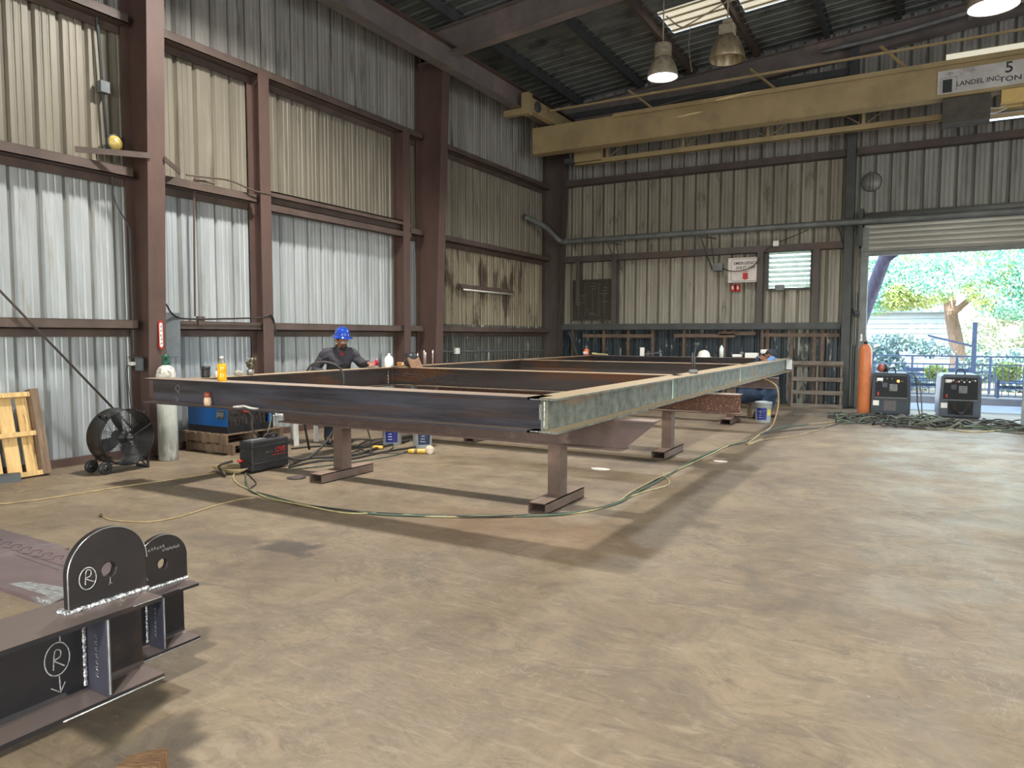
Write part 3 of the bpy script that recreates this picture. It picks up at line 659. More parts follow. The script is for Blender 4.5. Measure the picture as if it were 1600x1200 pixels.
MB().prism([(-2.36, 1.22), (-2.44, 1.24), (-2.66, 1.235), (-2.62, 1.28), (-2.45, 1.31), (-2.37, 1.30)], 0.759, 0.7594, 'z').build('pale_patch', pm('pale_sheen_patch', (164, 172, 170), (120, 110, 108), 26, rough=0.3, metal=0.4, lo=0.4, hi=0.6, stretch=(1, 4, 1)), s1)  # blue-white sheen painted as a flat patch on the plate
s2 = skid(0.45, -2.89, 2.14, 'second lower steel skid with a lifting lug, just behind the foreground one', 'N')
# blocks carrying the skids (out of the picture, below it)
def block(c, d, label, mat=M_stud):
    o = MB().bbox((0, 0, d[2] / 2), d, 0.008).build('timber_block', mat); o.location = c; tag(o, label, 'block'); return o
block((-2.22, -0.35, 0), (0.5, 0.3, 0.49), 'timber block stack carrying the foreground skid')
block((-3.01, 0.2, 0), (0.5, 0.3, 0.18), 'timber block carrying the lower skid')
M_owood = pm('splintered_orange_wood', (160, 122, 82), (118, 84, 54), 14, rough=0.8, stretch=(1, 6, 1), c3=(92, 62, 38), s3=20)
o = MB().prism([(-0.07, -0.08), (0.07, -0.08), (0.065, 0.02), (0.05, 0.035), (-0.01, 0.02), (-0.065, -0.02)], 0.0, 0.07, 'z').build('wood_offcut', M_owood)
px = spot(232, 1206); o.location = (px[0], px[1], 0); o.rotation_euler = (0, 0, R(30)); tag(o, 'splintered orange-brown wood offcut on the floor at the bottom edge', 'wood')

# ================================================================= BRIDGE CRANE
M_yel = pm('dusty_crane_yellow', (174, 155, 115), (156, 138, 102), 1.5, rough=0.5, c3=(140, 124, 96), s3=1.2, lo3=0.56, hi3=0.74, top=(190, 172, 140))
M_white = pm('dirty_white_panel', (214, 212, 208), (186, 184, 182), 3, rough=0.6, c3=(140, 134, 128), s3=2.5, lo3=0.6, hi3=0.72)
M_ink = pm('dark_sign_ink', (52, 58, 60), None, rough=0.7)
cr = thing('bridge_crane', 'yellow five ton overhead bridge crane spanning the hall under the roof', 'crane', (0, 16.0, 0))
GZ0, GZ1 = 6.03, 6.63
MB().box(-8.42, 10.5, -0.14, -0.128, GZ0, GZ1).box(-8.42, 10.5, 0.128, 0.14, GZ0, GZ1).box(-8.42, 10.5, -0.16, 0.16, GZ0 - 0.014, GZ0).box(-8.42, 10.5, -0.15, 0.15, GZ1, GZ1 + 0.012).box(-8.43, -8.42, -0.14, 0.14, GZ0, GZ1).build('girder', M_yel, cr)
mb = MB().box(-6.3, 10.5, -0.24, 0.24, GZ1 + 0.012, GZ1 + 0.028).box(-6.3, 10.5, -0.245, -0.235, GZ1 - 0.06, GZ1 + 0.028).box(-6.3, 10.5, 0.235, 0.245, GZ1 - 0.06, GZ1 + 0.028); mb.build('cap_channel', M_yel, cr)
MB().box(-8.19, -8.02, -0.147, -0.141, GZ0 + 0.04, GZ0 + 0.14).build('end_bracket', M_yel, cr)
# end truck
MB().box(-8.02, -7.86, -1.25, 1.35, GZ1 + 0.06, GZ1 + 0.36).build('end_truck', M_yel, cr)
MB().box(-8.02, -7.84, -1.45, -1.25, GZ1 - 0.05, GZ1 + 0.42).box(-8.5, -8.02, -1.42, -1.28, GZ1 - 0.03, GZ1 + 0.10).build('bumper', M_yel, cr)
MB().lathe([(0.03, -0.03), (0.12, -0.03), (0.12, 0.03), (0.03, 0.03)], 16, (0, 0, 0)).build('wheel', M_dk, cr).matrix_local = Matrix.Translation((-7.84, -1.0, GZ1 + 0.2)) @ Matrix.Rotation(R(90), 4, 'Y')
# conductor rail on arms
mb = MB().bar((-7.75, -0.55, GZ1 + 0.22), (10.4, -0.55, GZ1 + 0.28), 0.04); mb.build('conductor_rail', M_yel, cr)
for x in (-5.65, -3.05, -0.7, 2.0, 4.6): MB().bar((x + 0.3, -0.2, GZ1 + 0.0), (x - 0.15, -0.62, GZ1 + 0.36), 0.07, 0.012).build('rail_arm', M_yel, cr)
# lattice auxiliary girder behind
TZ = 5.88; ty = 0.95
mb = MB().box(-7.75, 10.4, ty - 0.05, ty + 0.05, TZ, TZ + 0.01).box(-7.75, 10.4, ty - 0.05, ty - 0.04, TZ, TZ + 0.12); mb.build('lattice_chord', M_yel, cr)
MB().box(-7.75, 10.4, ty - 0.05, ty - 0.04, GZ1 - 0.02, GZ1 + 0.1).build('lattice_chord', M_yel, cr)
x = -6.9; up = True; k = 0
while x < 4.6:
    MB().bar((x, ty, TZ + 0.1), (x + 0.95, ty, GZ1), 0.05, 0.012).build('diagonal', M_yel, cr); MB().bar((x + 0.95, ty + 0.01, GZ1), (x + 1.9, ty + 0.01, TZ + 0.1), 0.05, 0.012).build('diagonal', M_yel, cr)
    MB().box(x - 0.03, x + 0.03, ty - 0.03, ty - 0.02, TZ + 0.1, GZ1).build('upright', M_yel, cr); x += 1.9
MB().box(-7.72, -7.0, ty - 0.2, ty - 0.05, TZ + 0.05, TZ + 0.36).build('drive_cover', M_yel, cr)
MB().box(-8.0, -7.72, ty - 0.16, ty - 0.02, TZ + 0.06, TZ + 0.18).build('drive_motor', M_dk, cr)
# sign board on the girder
sg = MB().box(0.10, 1.42, -0.157, -0.141, 6.08, 6.50).build('sign_board', M_white, cr)
for body, size, x, z, s_ in (('LANDEL INC.', 0.118, 0.745, 6.225, 1.0), ('5', 0.27, 1.20, 6.385, 1.0), ('TON', 0.125, 1.225, 6.19, 1.25)):
    q = text('lettering', body, size, M_ink, sg, (x, -0.1585, z), (R(90), 0, 0), 0.001); q.scale = (s_, 1, 1)
MB().box(0.185, 0.335, -0.160, -0.157, 6.10, 6.335).box(0.15, 0.156, -0.160, -0.157, 6.10, 6.37).box(0.15, 0.41, -0.160, -0.157, 6.364, 6.37).box(0.404, 0.41, -0.160, -0.157, 6.13, 6.37).box(0.29, 0.295, -0.160, -0.157, 6.37, 6.45).tube([(0.235, -0.158, 6.43), (0.292, -0.158, 6.452), (0.35, -0.158, 6.43)], 0.004, 4, smoothpath=4).tube([(0.26, -0.158, 6.405), (0.292, -0.158, 6.42), (0.325, -0.158, 6.405)], 0.003, 4, smoothpath=4).build('emblem', M_ink, sg)
# hoist trolley under the girder
ho = MB().box(0.2, 0.95, -0.12, 0.3, 5.55, 6.0).build('hoist', pm('grimy_hoist_grey', (84, 80, 72), (66, 62, 56), 5, rough=0.6), cr)
MB().box(1.1, 1.45, -0.2, 0.25, 5.78, 6.0).build('control_box', pm('clean_crane_yellow', (222, 190, 120), (206, 176, 110), 5, rough=0.5), ho)
MB().tube([(0.7, 0.05, 5.98), (0.78, 0.0, 5.75), (1.0, 0, 5.66), (1.2, 0, 5.72)], 0.012, 6, smoothpath=5).tube([(0.78, 0.05, 5.98), (0.86, 0.0, 5.8), (1.05, 0, 5.74), (1.2, 0, 5.78)], 0.01, 6, smoothpath=5).build('cable', M_white, ho)
MB().bar((0.3, 0.1, 5.62), (1.6, 0.1, 5.62), 0.08, 0.06).build('hoist_beam', M_yel, ho)

# ================================================================= LAMPS
M_gd0 = pm('grey_pipe_paint', (136, 136, 136), (112, 112, 112), 3, rough=0.5)
M_glow = pm('glowing_lamp_glass', (238, 244, 255), None, emit=9.0)
M_lampw = pm('dusty_lamp_housing', (178, 170, 150), (146, 136, 114), 9, rough=0.55, c3=(128, 116, 92), s3=7)
M_alum = pm('old_spun_aluminium_reflector', (190, 176, 146), (142, 126, 98), 9, rough=0.4, metal=0.4, c3=(112, 98, 72), s3=5, stretch=(1, 1, 0.3))
M_inner = pm('grey_reflector_inside', (168, 170, 176), (140, 142, 150), 6, rough=0.3, metal=0.5)
def bell(loc, label, lit, watt, s=1.0, rod=1.0, boxy=False, tone=(1, 0.975, 0.925), shown=True):
    t = thing('high_bay_lamp', label, 'lamp', loc)
    r0 = 0.27 * s
    MB().lathe([(r0, 0), (r0 * 1.02, 0.01), (r0 * 0.95, 0.11 * s), (r0 * 0.80, 0.22 * s), (r0 * 0.58, 0.32 * s), (r0 * 0.36, 0.36 * s), (r0 * 0.3, 0.365 * s), (r0 * 0.3, 0.35 * s), (r0 * 0.54, 0.31 * s), (r0 * 0.76, 0.21 * s), (r0 * 0.92, 0.10 * s), (r0 * 0.97, 0.0)], 28, cap=False).build('reflector', [M_alum if boxy else M_lampw], t)
    if boxy:
        MB().lathe([(0, 0.30), (0.1, 0.30), (0.06, 0.12), (0.0, 0.10)], 16).build('bulb', M_inner, t)
        h = MB().bbox((0, 0, 0.47), (0.24, 0.2, 0.16), 0.01)
        for i in range(7): h.box(-0.11 + i * 0.035, -0.10 + i * 0.035, -0.107, 0.107, 0.40, 0.54)
        h.build('ballast_box', M_lampw, t); MB().bbox((0, 0, 0.60), (0.14, 0.12, 0.10), 0.01).build('junction_box', M_lampw, t); MB().tube([(0, 0, 0.35), (0, 0, 0.40)], 0.03, 10).build('neck', M_lampw, t)
    else:
        p = [(0.10, 0.35), (0.15, 0.36)]
        for i in range(7): p += [(0.152, 0.365 + i * 0.026), (0.152, 0.38 + i * 0.026), (0.138, 0.383 + i * 0.026)]
        p += [(0.155, 0.56), (0.14, 0.575), (0.0, 0.58)]
        MB().lathe([(a * s, b_ * s) for a, b_ in p], 24).build('heat_sink', M_lampw, t)
    if lit: MB().lathe([(0, 0.03), (r0 * 0.93, 0.03), (r0 * 0.93, 0.022), (0, 0.022)], 24).build('glass', M_glow, t)
    MB().tube([(0, 0, 0.56 * s), (0, 0, rod)], 0.012, 8).build('drop_rod', M_lampw, t)
    if lit:
        l = light('lamp_light', 'AREA', (0, 0, 0.0), watt, tone, (0, 0, -1), shape='DISK', size=0.5 * s); l.parent = t; l.data.spread = R(140)
    return t
bell((-4.16, 12.75, 6.18), 'high bay lamp with a bright round glass, leftmost of the lamps in view', True, 230, 1.0, 1.75, tone=(0.97, 0.98, 1.0))
bell((-2.92, 12.25, 6.10), 'unlit old aluminium bell lamp with a square ballast box on top', False, 0, 1.05, 1.9, True)
bell((0.66, 11.35, 5.82), 'bright high bay lamp at the top right edge, above the crane', True, 230, 1.1, 2.3, tone=(0.97, 0.98, 1.0))
W0 = 470
bell((-6.1, 6.55, 7.15), 'high bay lamp over the near end of the frame, above the view', True, W0, 1.0, 0.75)
bell((0.5, -1.9, 7.05), 'high bay lamp over the camera position, above the view', True, W0 * 1.6, 1.0, 1.35)
bell((3.6, 4.6, 6.9), 'high bay lamp over the empty floor on the right, above the view', True, W0 * 0.45, 1.0, 1.8)
bell((9.0, 8.0, 6.9), 'high bay lamp over the far right side, outside the view', True, W0 * 0.6, 1.0, 1.4)
o = MB().tube([(-4.1, 12.72, 7.22), (-3.85, 12.70, 6.98), (-3.65, 12.6, 6.95), (-2.92, 12.28, 7.05)], 0.013, 6, smoothpath=6).tube([(-2.9, 12.25, 7.02), (-1.95, 12.2, 7.12)], 0.013, 6).tube([(-3.62, 12.6, 6.95), (-3.66, 12.62, 6.6), (-3.6, 12.62, 6.15)], 0.006, 5, smoothpath=4).build('lamp_conduit', M_lampw)
tag(o, 'thin pale conduit sagging between the two hanging lamps', 'conduit')
o = MB().tube([(-2.1, 17.32, 7.77), (-0.77, 17.32, 7.86), (0.55, 17.32, 8.02), (0.8, 17.32, 8.04), (3.6, 17.32, 8.1)], 0.045, 10, smoothpath=4).cbox((0.63, 17.32, 7.94), (0.06, 0.06, 0.14)).build('roof_conduit', M_gd0); tag(o, 'grey conduit bending along the end rafter at the top right', 'conduit')
# fluorescent strip fixtures at the back wall
M_tube = pm('fluorescent_tube_glow', (206, 226, 255), None, emit=3.2)
def strip(name, c, L_, label, tubes, rz=0.0, mat=None, tm=None):
    t = thing(name, label, 'lamp', c, rz)
    MB().box(-L_ / 2, L_ / 2, -0.05, 0.05, 0.0, 0.10).build('housing', mat or M_dk, t)
    for z in tubes: MB().tube([(-L_ / 2 + 0.02, -0.07, z), (L_ / 2 - 0.02, -0.07, z)], 0.022, 10).build('tube', tm or M_tube, t)
    return t
strip('fluorescent_lamp', (0.62, 17.2, 5.80), 0.72, 'left half of the bluish tube lamp below the crane lattice', (0.02, 0.09))
strip('fluorescent_lamp', (1.36, 17.2, 5.80), 0.72, 'right half of the bluish tube lamp below the crane lattice', (0.02, 0.09))
o = MB().box(0.25, 6.2, 17.78, 17.84, 7.2, 7.42).build('window_5', M_skyl); struct(o)

# ================================================================= ROLL-UP DOOR, LOUVRE
M_galv = pm('galvanised_door_slats', (190, 192, 186), (160, 162, 158), 2, rough=0.35, metal=0.5, stretch=(0.2, 1, 1))
M_gd = pm('grey_steel_frame', (120, 126, 126), (96, 100, 100), 3, rough=0.5, metal=0.2)
d = thing('door_1', None, None, (0, 17.55, 0)); struct(d)
mb = MB(); zs = []; z = DZ; pts = []
while z < 4.0:
    for q in ((0.0, 0), (0.035, 0.01), (0.06, 0.035), (0.085, 0.01)): pts.append((z + q[0], q[1]))
    z += 0.11
n = len(pts); mb.add([(-1.15, -b_, a) for a, b_ in pts] + [(4.1, -b_, a) for a, b_ in pts], [(i, i + 1, n + i + 1, n + i) for i in range(n - 1)])
mb.build('curtain', M_galv, d)
MB().box(-1.14, 4.1, -0.06, 0.02, 3.33, 3.40).build('bottom_bar', M_gd, d)
MB().box(-1.2, -1.06, -0.02, 0.3, 0, 3.95).build('guide_rail', M_gd, d); MB().box(3.96, 4.1, -0.02, 0.3, 0, 3.95).build('guide_rail', M_gd, d)
MB().tube([(-1.15, 0.12, 4.12), (4.1, 0.12, 4.12)], 0.16, 18).build('barrel', M_galv, d)
MB().box(-1.26, -1.18, -0.1, 0.32, 3.55, 4.35).build('end_plate', M_dk, d)
mb = MB()
for s_ in (-1.30, -1.26): mb.tube([(s_, -0.05, 3.8), (s_, -0.06, 1.4)], 0.006, 4)
mb.build('hand_chain', M_galv, d)
lv = thing('window_1', None, None, (0, YB - 0.02, 0)); struct(lv)
M_louv = pm('pale_louvre_blades', (236, 240, 226), (214, 220, 204), 6, rough=0.8, trans=0.55)
MB().box(LX0 - 0.05, LX0, -0.06, 0.06, LZ0 - 0.05, LZ1 + 0.05).box(LX1, LX1 + 0.05, -0.06, 0.06, LZ0 - 0.05, LZ1 + 0.05).box(LX0, LX1, -0.06, 0.06, LZ1, LZ1 + 0.05).box(LX0, LX1, -0.06, 0.06, LZ0 - 0.05, LZ0).build('window_frame', M_dk, lv)
for i in range(8):
    z = LZ0 + 0.055 + i * 0.11; MB().add([(LX0, -0.05, z - 0.05), (LX1, -0.05, z - 0.05), (LX1, 0.06, z + 0.035), (LX0, 0.06, z + 0.035), (LX0, -0.05, z - 0.046), (LX1, -0.05, z - 0.046), (LX1, 0.06, z + 0.039), (LX0, 0.06, z + 0.039)], [(0, 1, 2, 3), (4, 5, 6, 7), (0, 1, 5, 4), (3, 2, 6, 7)]).build('louvre_blade', M_louv, lv)
# ================================================================= PROPS: LEFT WALL
M_yw = pm('fresh_yellow_pallet_wood', (214, 180, 122), (188, 150, 94), 3, rough=0.7, stretch=(7, 7, 0.7), c3=(122, 86, 52), s3=4.5, lo3=0.60, hi3=0.68, detail=3)
M_ow = pm('old_brown_timber', (128, 104, 82), (98, 80, 64), 4, rough=0.8, stretch=(6, 6, 0.6), c3=(150, 130, 106), s3=3)
M_gw = pm('grey_weathered_pallet_wood', (124, 114, 102), (98, 90, 80), 4, rough=0.85, stretch=(1, 5, 5), c3=(88, 78, 68), s3=4)
M_blk = pm('black_plastic', (34, 34, 35), (26, 26, 27), 8, rough=0.45)
M_blk2 = pm('scuffed_black_plastic', (44, 42, 42), (32, 31, 31), 9, rough=0.5, c3=(88, 84, 80), s3=14, lo3=0.66, hi3=0.72)
M_blkm = pm('dark_bronze_fan_steel', (50, 46, 42), (40, 38, 36), 3, rough=0.35, metal=0.5)
M_grl = pm('black_wire', (30, 30, 30), None, rough=0.4, metal=0.3)
M_wht = pm('white_plastic', (232, 230, 222), (214, 212, 204), 5, rough=0.4)
M_red = M_red
M_rp = pm('red_paint', (188, 44, 40), (160, 36, 34), 6, rough=0.4)
M_cabk = pm('black_rubber_cable', (38, 36, 34), (54, 50, 44), 8, rough=0.6)
M_cagr = pm('dark_green_cable', (58, 78, 62), (76, 92, 72), 8, rough=0.5)
M_caye = pm('dusty_yellow_cable', (182, 168, 120), (142, 130, 94), 8, rough=0.6)
M_catn = pm('tan_air_hose', (168, 146, 104), (136, 116, 84), 8, rough=0.6)
M_cagy = pm('grey_green_cable', (98, 102, 86), (76, 80, 66), 8, rough=0.6)

# leaning yellow pallet: local x runs along the wall to the left (world -y), z up the slope
t = thing('wood_pallet', 'fresh yellow wooden pallet leaning against the left wall at the picture edge', 'pallet', (-8.70, 4.50, 0.0), rot=(R(13.5), 0, R(-90)))
H_ = 0.96
for a0, a1 in ((0.095, 0.215), (0.262, 0.41), (0.455, 0.57), (0.62, 0.75), (0.80, 0.93), (0.98, 1.10)):
    bevel(MB().box(a0, a1, 0.0, 0.018, 0.01, H_ - 0.01).build('deck_board', M_yw, t), 0.003)
for z0, z1 in ((0.0, 0.055), (0.455, 0.51), (H_ - 0.055, H_)): bevel(MB().box(0.085, 1.20, 0.018, 0.085, z0, z1).build('stringer', M_yw, t), 0.003)
bevel(MB().box(-0.005, 0.085, -0.02, 0.095, 0.0, H_ + 0.03).build('side_board', M_ow, t), 0.004)
bevel(MB().box(0.60, 0.74, 0.086, 0.104, 0.0, 0.50).build('side_board', M_ow, t), 0.004)
o = MB().prism([(0, 0), (0.16, 0), (0.12, 0.075), (0.04, 0.085)], -0.35, 0.0, 'y').build('angle_offcut', M_dk)
px = spot(27, 748); o.location = (px[0] + 0.05, px[1], 0); o.rotation_euler = (0, 0, R(-20)); tag(o, 'dark wedge-shaped steel offcut on the floor in front of the yellow pallet', 'offcut')

# drum fan (axis along x, face towards the hall)
t = thing('drum_fan', 'large black drum fan on wheels beside the nearest steel column', 'fan', (-8.04, 5.07, 0.0))
RX = Matrix.Rotation(R(90), 4, 'Y')       # lathe z -> x
def lx(prof, n=32, c=(0, 0, 0), cap=True):
    mb = MB(); mb.M = Matrix.Translation(c) @ RX; mb.lathe(prof, n, cap=cap); return mb
fc = 0.405; r = 0.325
lx([(r, -0.28), (r + 0.006, -0.28), (r, -0.26), (r, -0.02), (r + 0.008, -0.01), (r + 0.008, 0), (r - 0.004, 0), (r - 0.008, -0.02), (r - 0.008, -0.28)], 48, (0, 0, fc), False).build('drum', M_blkm, t)
for sx, nr in ((0.002, 15), (-0.275, 13)):
    mb = MB()
    for i in range(nr):
        q = r * (0.10 + 0.88 * i / (nr - 1)); k = 36; bulge = sx + (0.03 if sx > 0 else -0.02) * (1 - (q / r) ** 2)
        mb.tube([(bulge, q * math.cos(2 * math.pi * j / k), fc + q * math.sin(2 * math.pi * j / k)) for j in range(k + 1)], 0.0024, 4, closed=True)
    for i in range(8):
        a = math.pi * 2 * i / 8 + R(25)
        mb.tube([(sx + (0.03 if sx > 0 else -0.02) * (1 - q_ ** 2), q_ * r * math.cos(a), fc + q_ * r * math.sin(a)) for q_ in (0.08, 0.35, 0.65, 0.99)], 0.0032, 5)
    mb.build('grille', M_grl, t)
lx([(0.0, 0.0), (0.042, 0.0), (0.042, 0.012), (0, 0.014)], 20, (0.03, 0, fc)).build('hub_badge', M_blk, t)
MB().box(0.045, 0.047, -0.028, 0.028, fc - 0.007, fc + 0.007).build('badge_plate', M_grind, t)
lx([(0.0, -0.10), (0.06, -0.10), (0.075, -0.06), (0.075, 0.06), (0.05, 0.10), (0, 0.10)], 20, (-0.15, 0, fc)).build('motor', M_blk, t)
for i in range(4):
    a = math.pi / 2 * i + R(20); mb = MB(); pts = []
    for q, wd, tw in ((0.05, 0.06, 0.6), (0.14, 0.12, 0.5), (0.22, 0.16, 0.4), (0.295, 0.15, 0.3)):
        for s_ in (-1, 1):
            y = q * math.cos(a) - s_ * wd * 0.5 * math.sin(a) * math.cos(tw); z = q * math.sin(a) + s_ * wd * 0.5 * math.cos(a) * math.cos(tw)
            pts.append((-0.09 + s_ * wd * 0.5 * math.sin(tw), y, fc + z))
    mb.add(pts + [(x_ - 0.004, y_, z_) for x_, y_, z_ in pts], [(0, 2, 3, 1), (2, 4, 5, 3), (4, 6, 7, 5), (8, 9, 11, 10), (10, 11, 13, 12), (12, 13, 15, 14), (0, 1, 9, 8), (6, 14, 15, 7), (0, 8, 10, 2), (2, 10, 12, 4), (4, 12, 14, 6), (1, 3, 11, 9), (3, 5, 13, 11), (5, 7, 15, 13)])
    mb.build('blade', M_blk, t)
for y in (-0.27,):
    for x in (-0.03, -0.30):
        w_ = thing('wheel', None, None, (0, 0, 0)); w_.parent = t
        mb = MB(); mb.M = Matrix.Translation((x, y, 0.075)) @ RX; mb.lathe([(0.02, -0.02), (0.06, -0.022), (0.074, -0.015), (0.074, 0.015), (0.06, 0.022), (0.02, 0.02)], 24); mb.build('tyre', M_blk, w_)
        mb = MB(); mb.M = Matrix.Translation((x, y, 0.075)) @ RX; mb.lathe([(0, -0.024), (0.035, -0.024), (0.035, 0.024), (0, 0.026)], 16); mb.build('hub', M_blkm, w_)
MB().tube([(-0.30, -0.27, 0.075), (-0.03, -0.27, 0.075)], 0.01, 8).bar((-0.03, -0.27, 0.08), (-0.03, -0.20, 0.20), 0.02).bar((-0.27, -0.27, 0.08), (-0.27, -0.20, 0.20), 0.02).build('axle', M_blk, t)
MB().bar((-0.04, 0.26, 0.0), (-0.04, 0.26, 0.22), 0.022).bar((-0.25, 0.26, 0.0), (-0.25, 0.26, 0.22), 0.022).bar((-0.04, 0.26, 0.012), (-0.25, 0.26, 0.012), 0.02).bar((-0.04, 0.16, 0.12), (-0.04, 0.26, 0.01), 0.014).bar((-0.04, -0.2, 0.11), (-0.04, 0.22, 0.05), 0.012).build('stand', M_blk, t)
for a in (R(132), R(48)):
    y, z = r * math.cos(a), fc + r * math.sin(a); n_ = Vector((0, math.cos(a), math.sin(a)))
    MB().tube([(-0.05, y, z), Vector((-0.06, y, z)) + n_ * 0.045, Vector((-0.17, y, z)) + n_ * 0.045, (-0.18, y, z)], 0.012, 8).build('handle', M_blk, t)

# grey gas cylinder with green cap
M_cyl = pm('worn_grey_cylinder_paint', (168, 168, 158), (140, 140, 130), 6, rough=0.55, stretch=(2, 2, 0.5), c3=(202, 200, 192), s3=7, bump=0.05)
M_cylt = pm('flaked_white_cylinder_top', (208, 206, 196), (150, 140, 124), 22, rough=0.6, lo=0.45, hi=0.6)
M_grn = pm('green_valve_cap', (34, 96, 72), (24, 76, 58), 8, rough=0.4)
t = thing('gas_cylinder', 'grey gas cylinder with a flaked white shoulder and green cap, beside the nearest column', 'cylinder', (-8.36, 5.80, 0))
MB().lathe([(0.0, 0.0), (0.112, 0.0), (0.118, 0.012), (0.118, 1.06)], 28).build('body', M_cyl, t)
MB().lathe([(0.118, 1.06), (0.117, 1.10), (0.108, 1.145), (0.085, 1.185), (0.05, 1.21), (0.04, 1.225)], 28, cap=False).build('shoulder', M_cylt, t)
mb = MB().lathe([(0.040, 1.215), (0.046, 1.22), (0.046, 1.25), (0.040, 1.26), (0.040, 1.33), (0.03, 1.35), (0, 1.355)], 20); mb.build('cap', M_grn, t)
MB().box(0.02, 0.042, -0.03, -0.008, 1.28, 1.32).build('cap_hole', M_blk, t)

# electrical panel, sign, outlet, junction boxes
M_gbox = pm('grey_enamel_box', (112, 118, 120), (96, 102, 104), 5, rough=0.45)
o = bevel(MB().box(-0.10, 0.10, -0.13, 0.13, 0, 0.60).build('switch_cabinet', M_gbox), 0.006); o.location = (-8.84, 6.17, 1.30); tag(o, 'tall narrow grey switch cabinet on the wall right of the nearest column', 'cabinet')
t = thing('column_sign', 'narrow red sign with white upright lettering on the nearest column', 'sign', (-8.565, 5.885, 1.60))
mb = MB(); pts = [(0.035 * math.cos(a), 0.15 + 0.035 * math.sin(a)) for a in [math.pi * i / 8 for i in range(9)]] + [(-0.035 * math.cos(a), -0.15 - 0.035 * math.sin(a)) for a in [math.pi * i / 8 for i in range(9)]]
mb.prism(pts, 0.0, 0.006, 'x').build('plate', M_rp, t)
MB().prism([(a * 0.62, b_ * 0.86) for a, b_ in pts], 0.006, 0.0075, 'x').build('white_field', M_wht, t)
mb = MB()
for i, g in enumerate(((0, 1, 1), (1, 1, 0), (1, 0, 1), (0, 1, 1), (1, 1, 0))):
    z = 0.11 - i * 0.055
    mb.box(0.0075, 0.009, -0.012, 0.012, z - 0.004, z + 0.004)
    if g[0]: mb.box(0.0075, 0.009, -0.012, -0.005, z - 0.018, z)
    if g[1]: mb.box(0.0075, 0.009, 0.004, 0.012, z, z + 0.016)
    if g[2]: mb.box(0.0075, 0.009, -0.012, 0.012, z - 0.020, z - 0.014)
mb.build('lettering', M_ink, t)
t = thing('power_outlet', 'small grey outlet box with white plugs on the left face of the nearest column', 'outlet', (-8.80, 5.70, 1.22))
MB().box(-0.05, 0.06, 0.0, 0.05, -0.08, 0.08).build('box', M_gbox, t); MB().box(-0.10, 0.07, -0.06, 0.03, 0.085, 0.10).build('bracket', M_dk, t)
MB().bbox((-0.04, -0.04, 0.01), (0.08, 0.06, 0.05), 0.01).build('plug', M_wht, t)
for k, dx in ((0, -0.07), (1, -0.04)): MB().tube([(dx, -0.05, 0.0), (dx - 0.05, -0.08, -0.08), (dx - 0.04 + 0.02 * k, -0.07, -0.5), (dx + 0.03, -0.10, -0.75), (dx + 0.05 - k * 0.06, -0.15, -0.95), (dx + 0.05, -0.2, -1.19)], 0.004, 5, smoothpath=6).build('cord', M_blk, t)
o = MB().tube([(-8.95, 5.25, 7.3), (-8.95, 5.42, 5.6), (-8.95, 5.50, 3.9)], 0.018, 8).tube([(-8.92, 5.53, 3.6), (-8.92, 5.55, 3.3), (-8.86, 5.68, 3.0), (-8.84, 5.7, 2.9)], 0.010, 6, smoothpath=6).tube([(-8.84, 5.69, 2.95), (-8.84, 5.69, 1.35)], 0.014, 6).build('wall_conduit', M_dk); tag(o, 'dark conduit coming down the wall left of the nearest column', 'conduit')
o = bevel(MB().box(-0.04, 0.05, -0.06, 0.06, -0.07, 0.07).build('junction_box', M_gbox), 0.005); o.location = (-8.93, 5.46, 4.66); tag(o, 'small grey junction box on the conduit high on the left wall', 'box')
M_amb = pm('yellowed_lamp_glass', (200, 178, 96), (168, 146, 84), 14, rough=0.25)
t = thing('wall_lamp', 'round yellowish wall lamp just above the flange brace left of the nearest column', 'lamp', (-8.90, 5.56, 4.0))
mb = MB(); mb.M = RX; mb.lathe([(0.0, 0.075), (0.07, 0.06), (0.10, 0.02), (0.105, 0.0), (0.09, -0.03), (0, -0.05)], 24); mb.build('bowl', M_amb, t)
mb = MB(); mb.M = RX; mb.lathe([(0.098, 0.03), (0.112, 0.02), (0.112, -0.01), (0.1, -0.012)], 24, cap=False); mb.build('rim', M_dk, t)
o = MB().tube([(-8.80, 6.5, 3.78), (-8.78, 6.8, 3.80), (-8.78, 7.2, 3.83), (-8.72, 7.55, 3.75), (-8.72, 7.9, 3.74)], 0.013, 6, smoothpath=6).tube([(-8.80, 6.95, 3.74), (-8.84, 6.70, 3.74), (-8.86, 6.66, 3.6), (-8.90, 6.65, 1.86)], 0.016, 6, smoothpath=4).build('wall_conduit', M_gr); tag(o, 'brown conduit bending down from the girt between the nearest column and the slim post', 'conduit')
o = MB().cbox((-8.77, 6.64, 1.80), (0.06, 0.10, 0.12)).build('junction_box', M_gr); tag(o, 'brown junction box on the lower girt above the blue welder', 'box')
o = MB().tube([(-8.6, 6.0, 2.0), (-8.72, 6.2, 1.86), (-8.74, 6.5, 1.82), (-8.72, 7.6, 1.86), (-8.70, 7.85, 1.9), (-8.72, 7.95, 1.6)], 0.012, 6, smoothpath=6).build('loose_cable', M_cabk); tag(o, 'dark cable draped along the lower girt behind the juice bottle', 'cable')
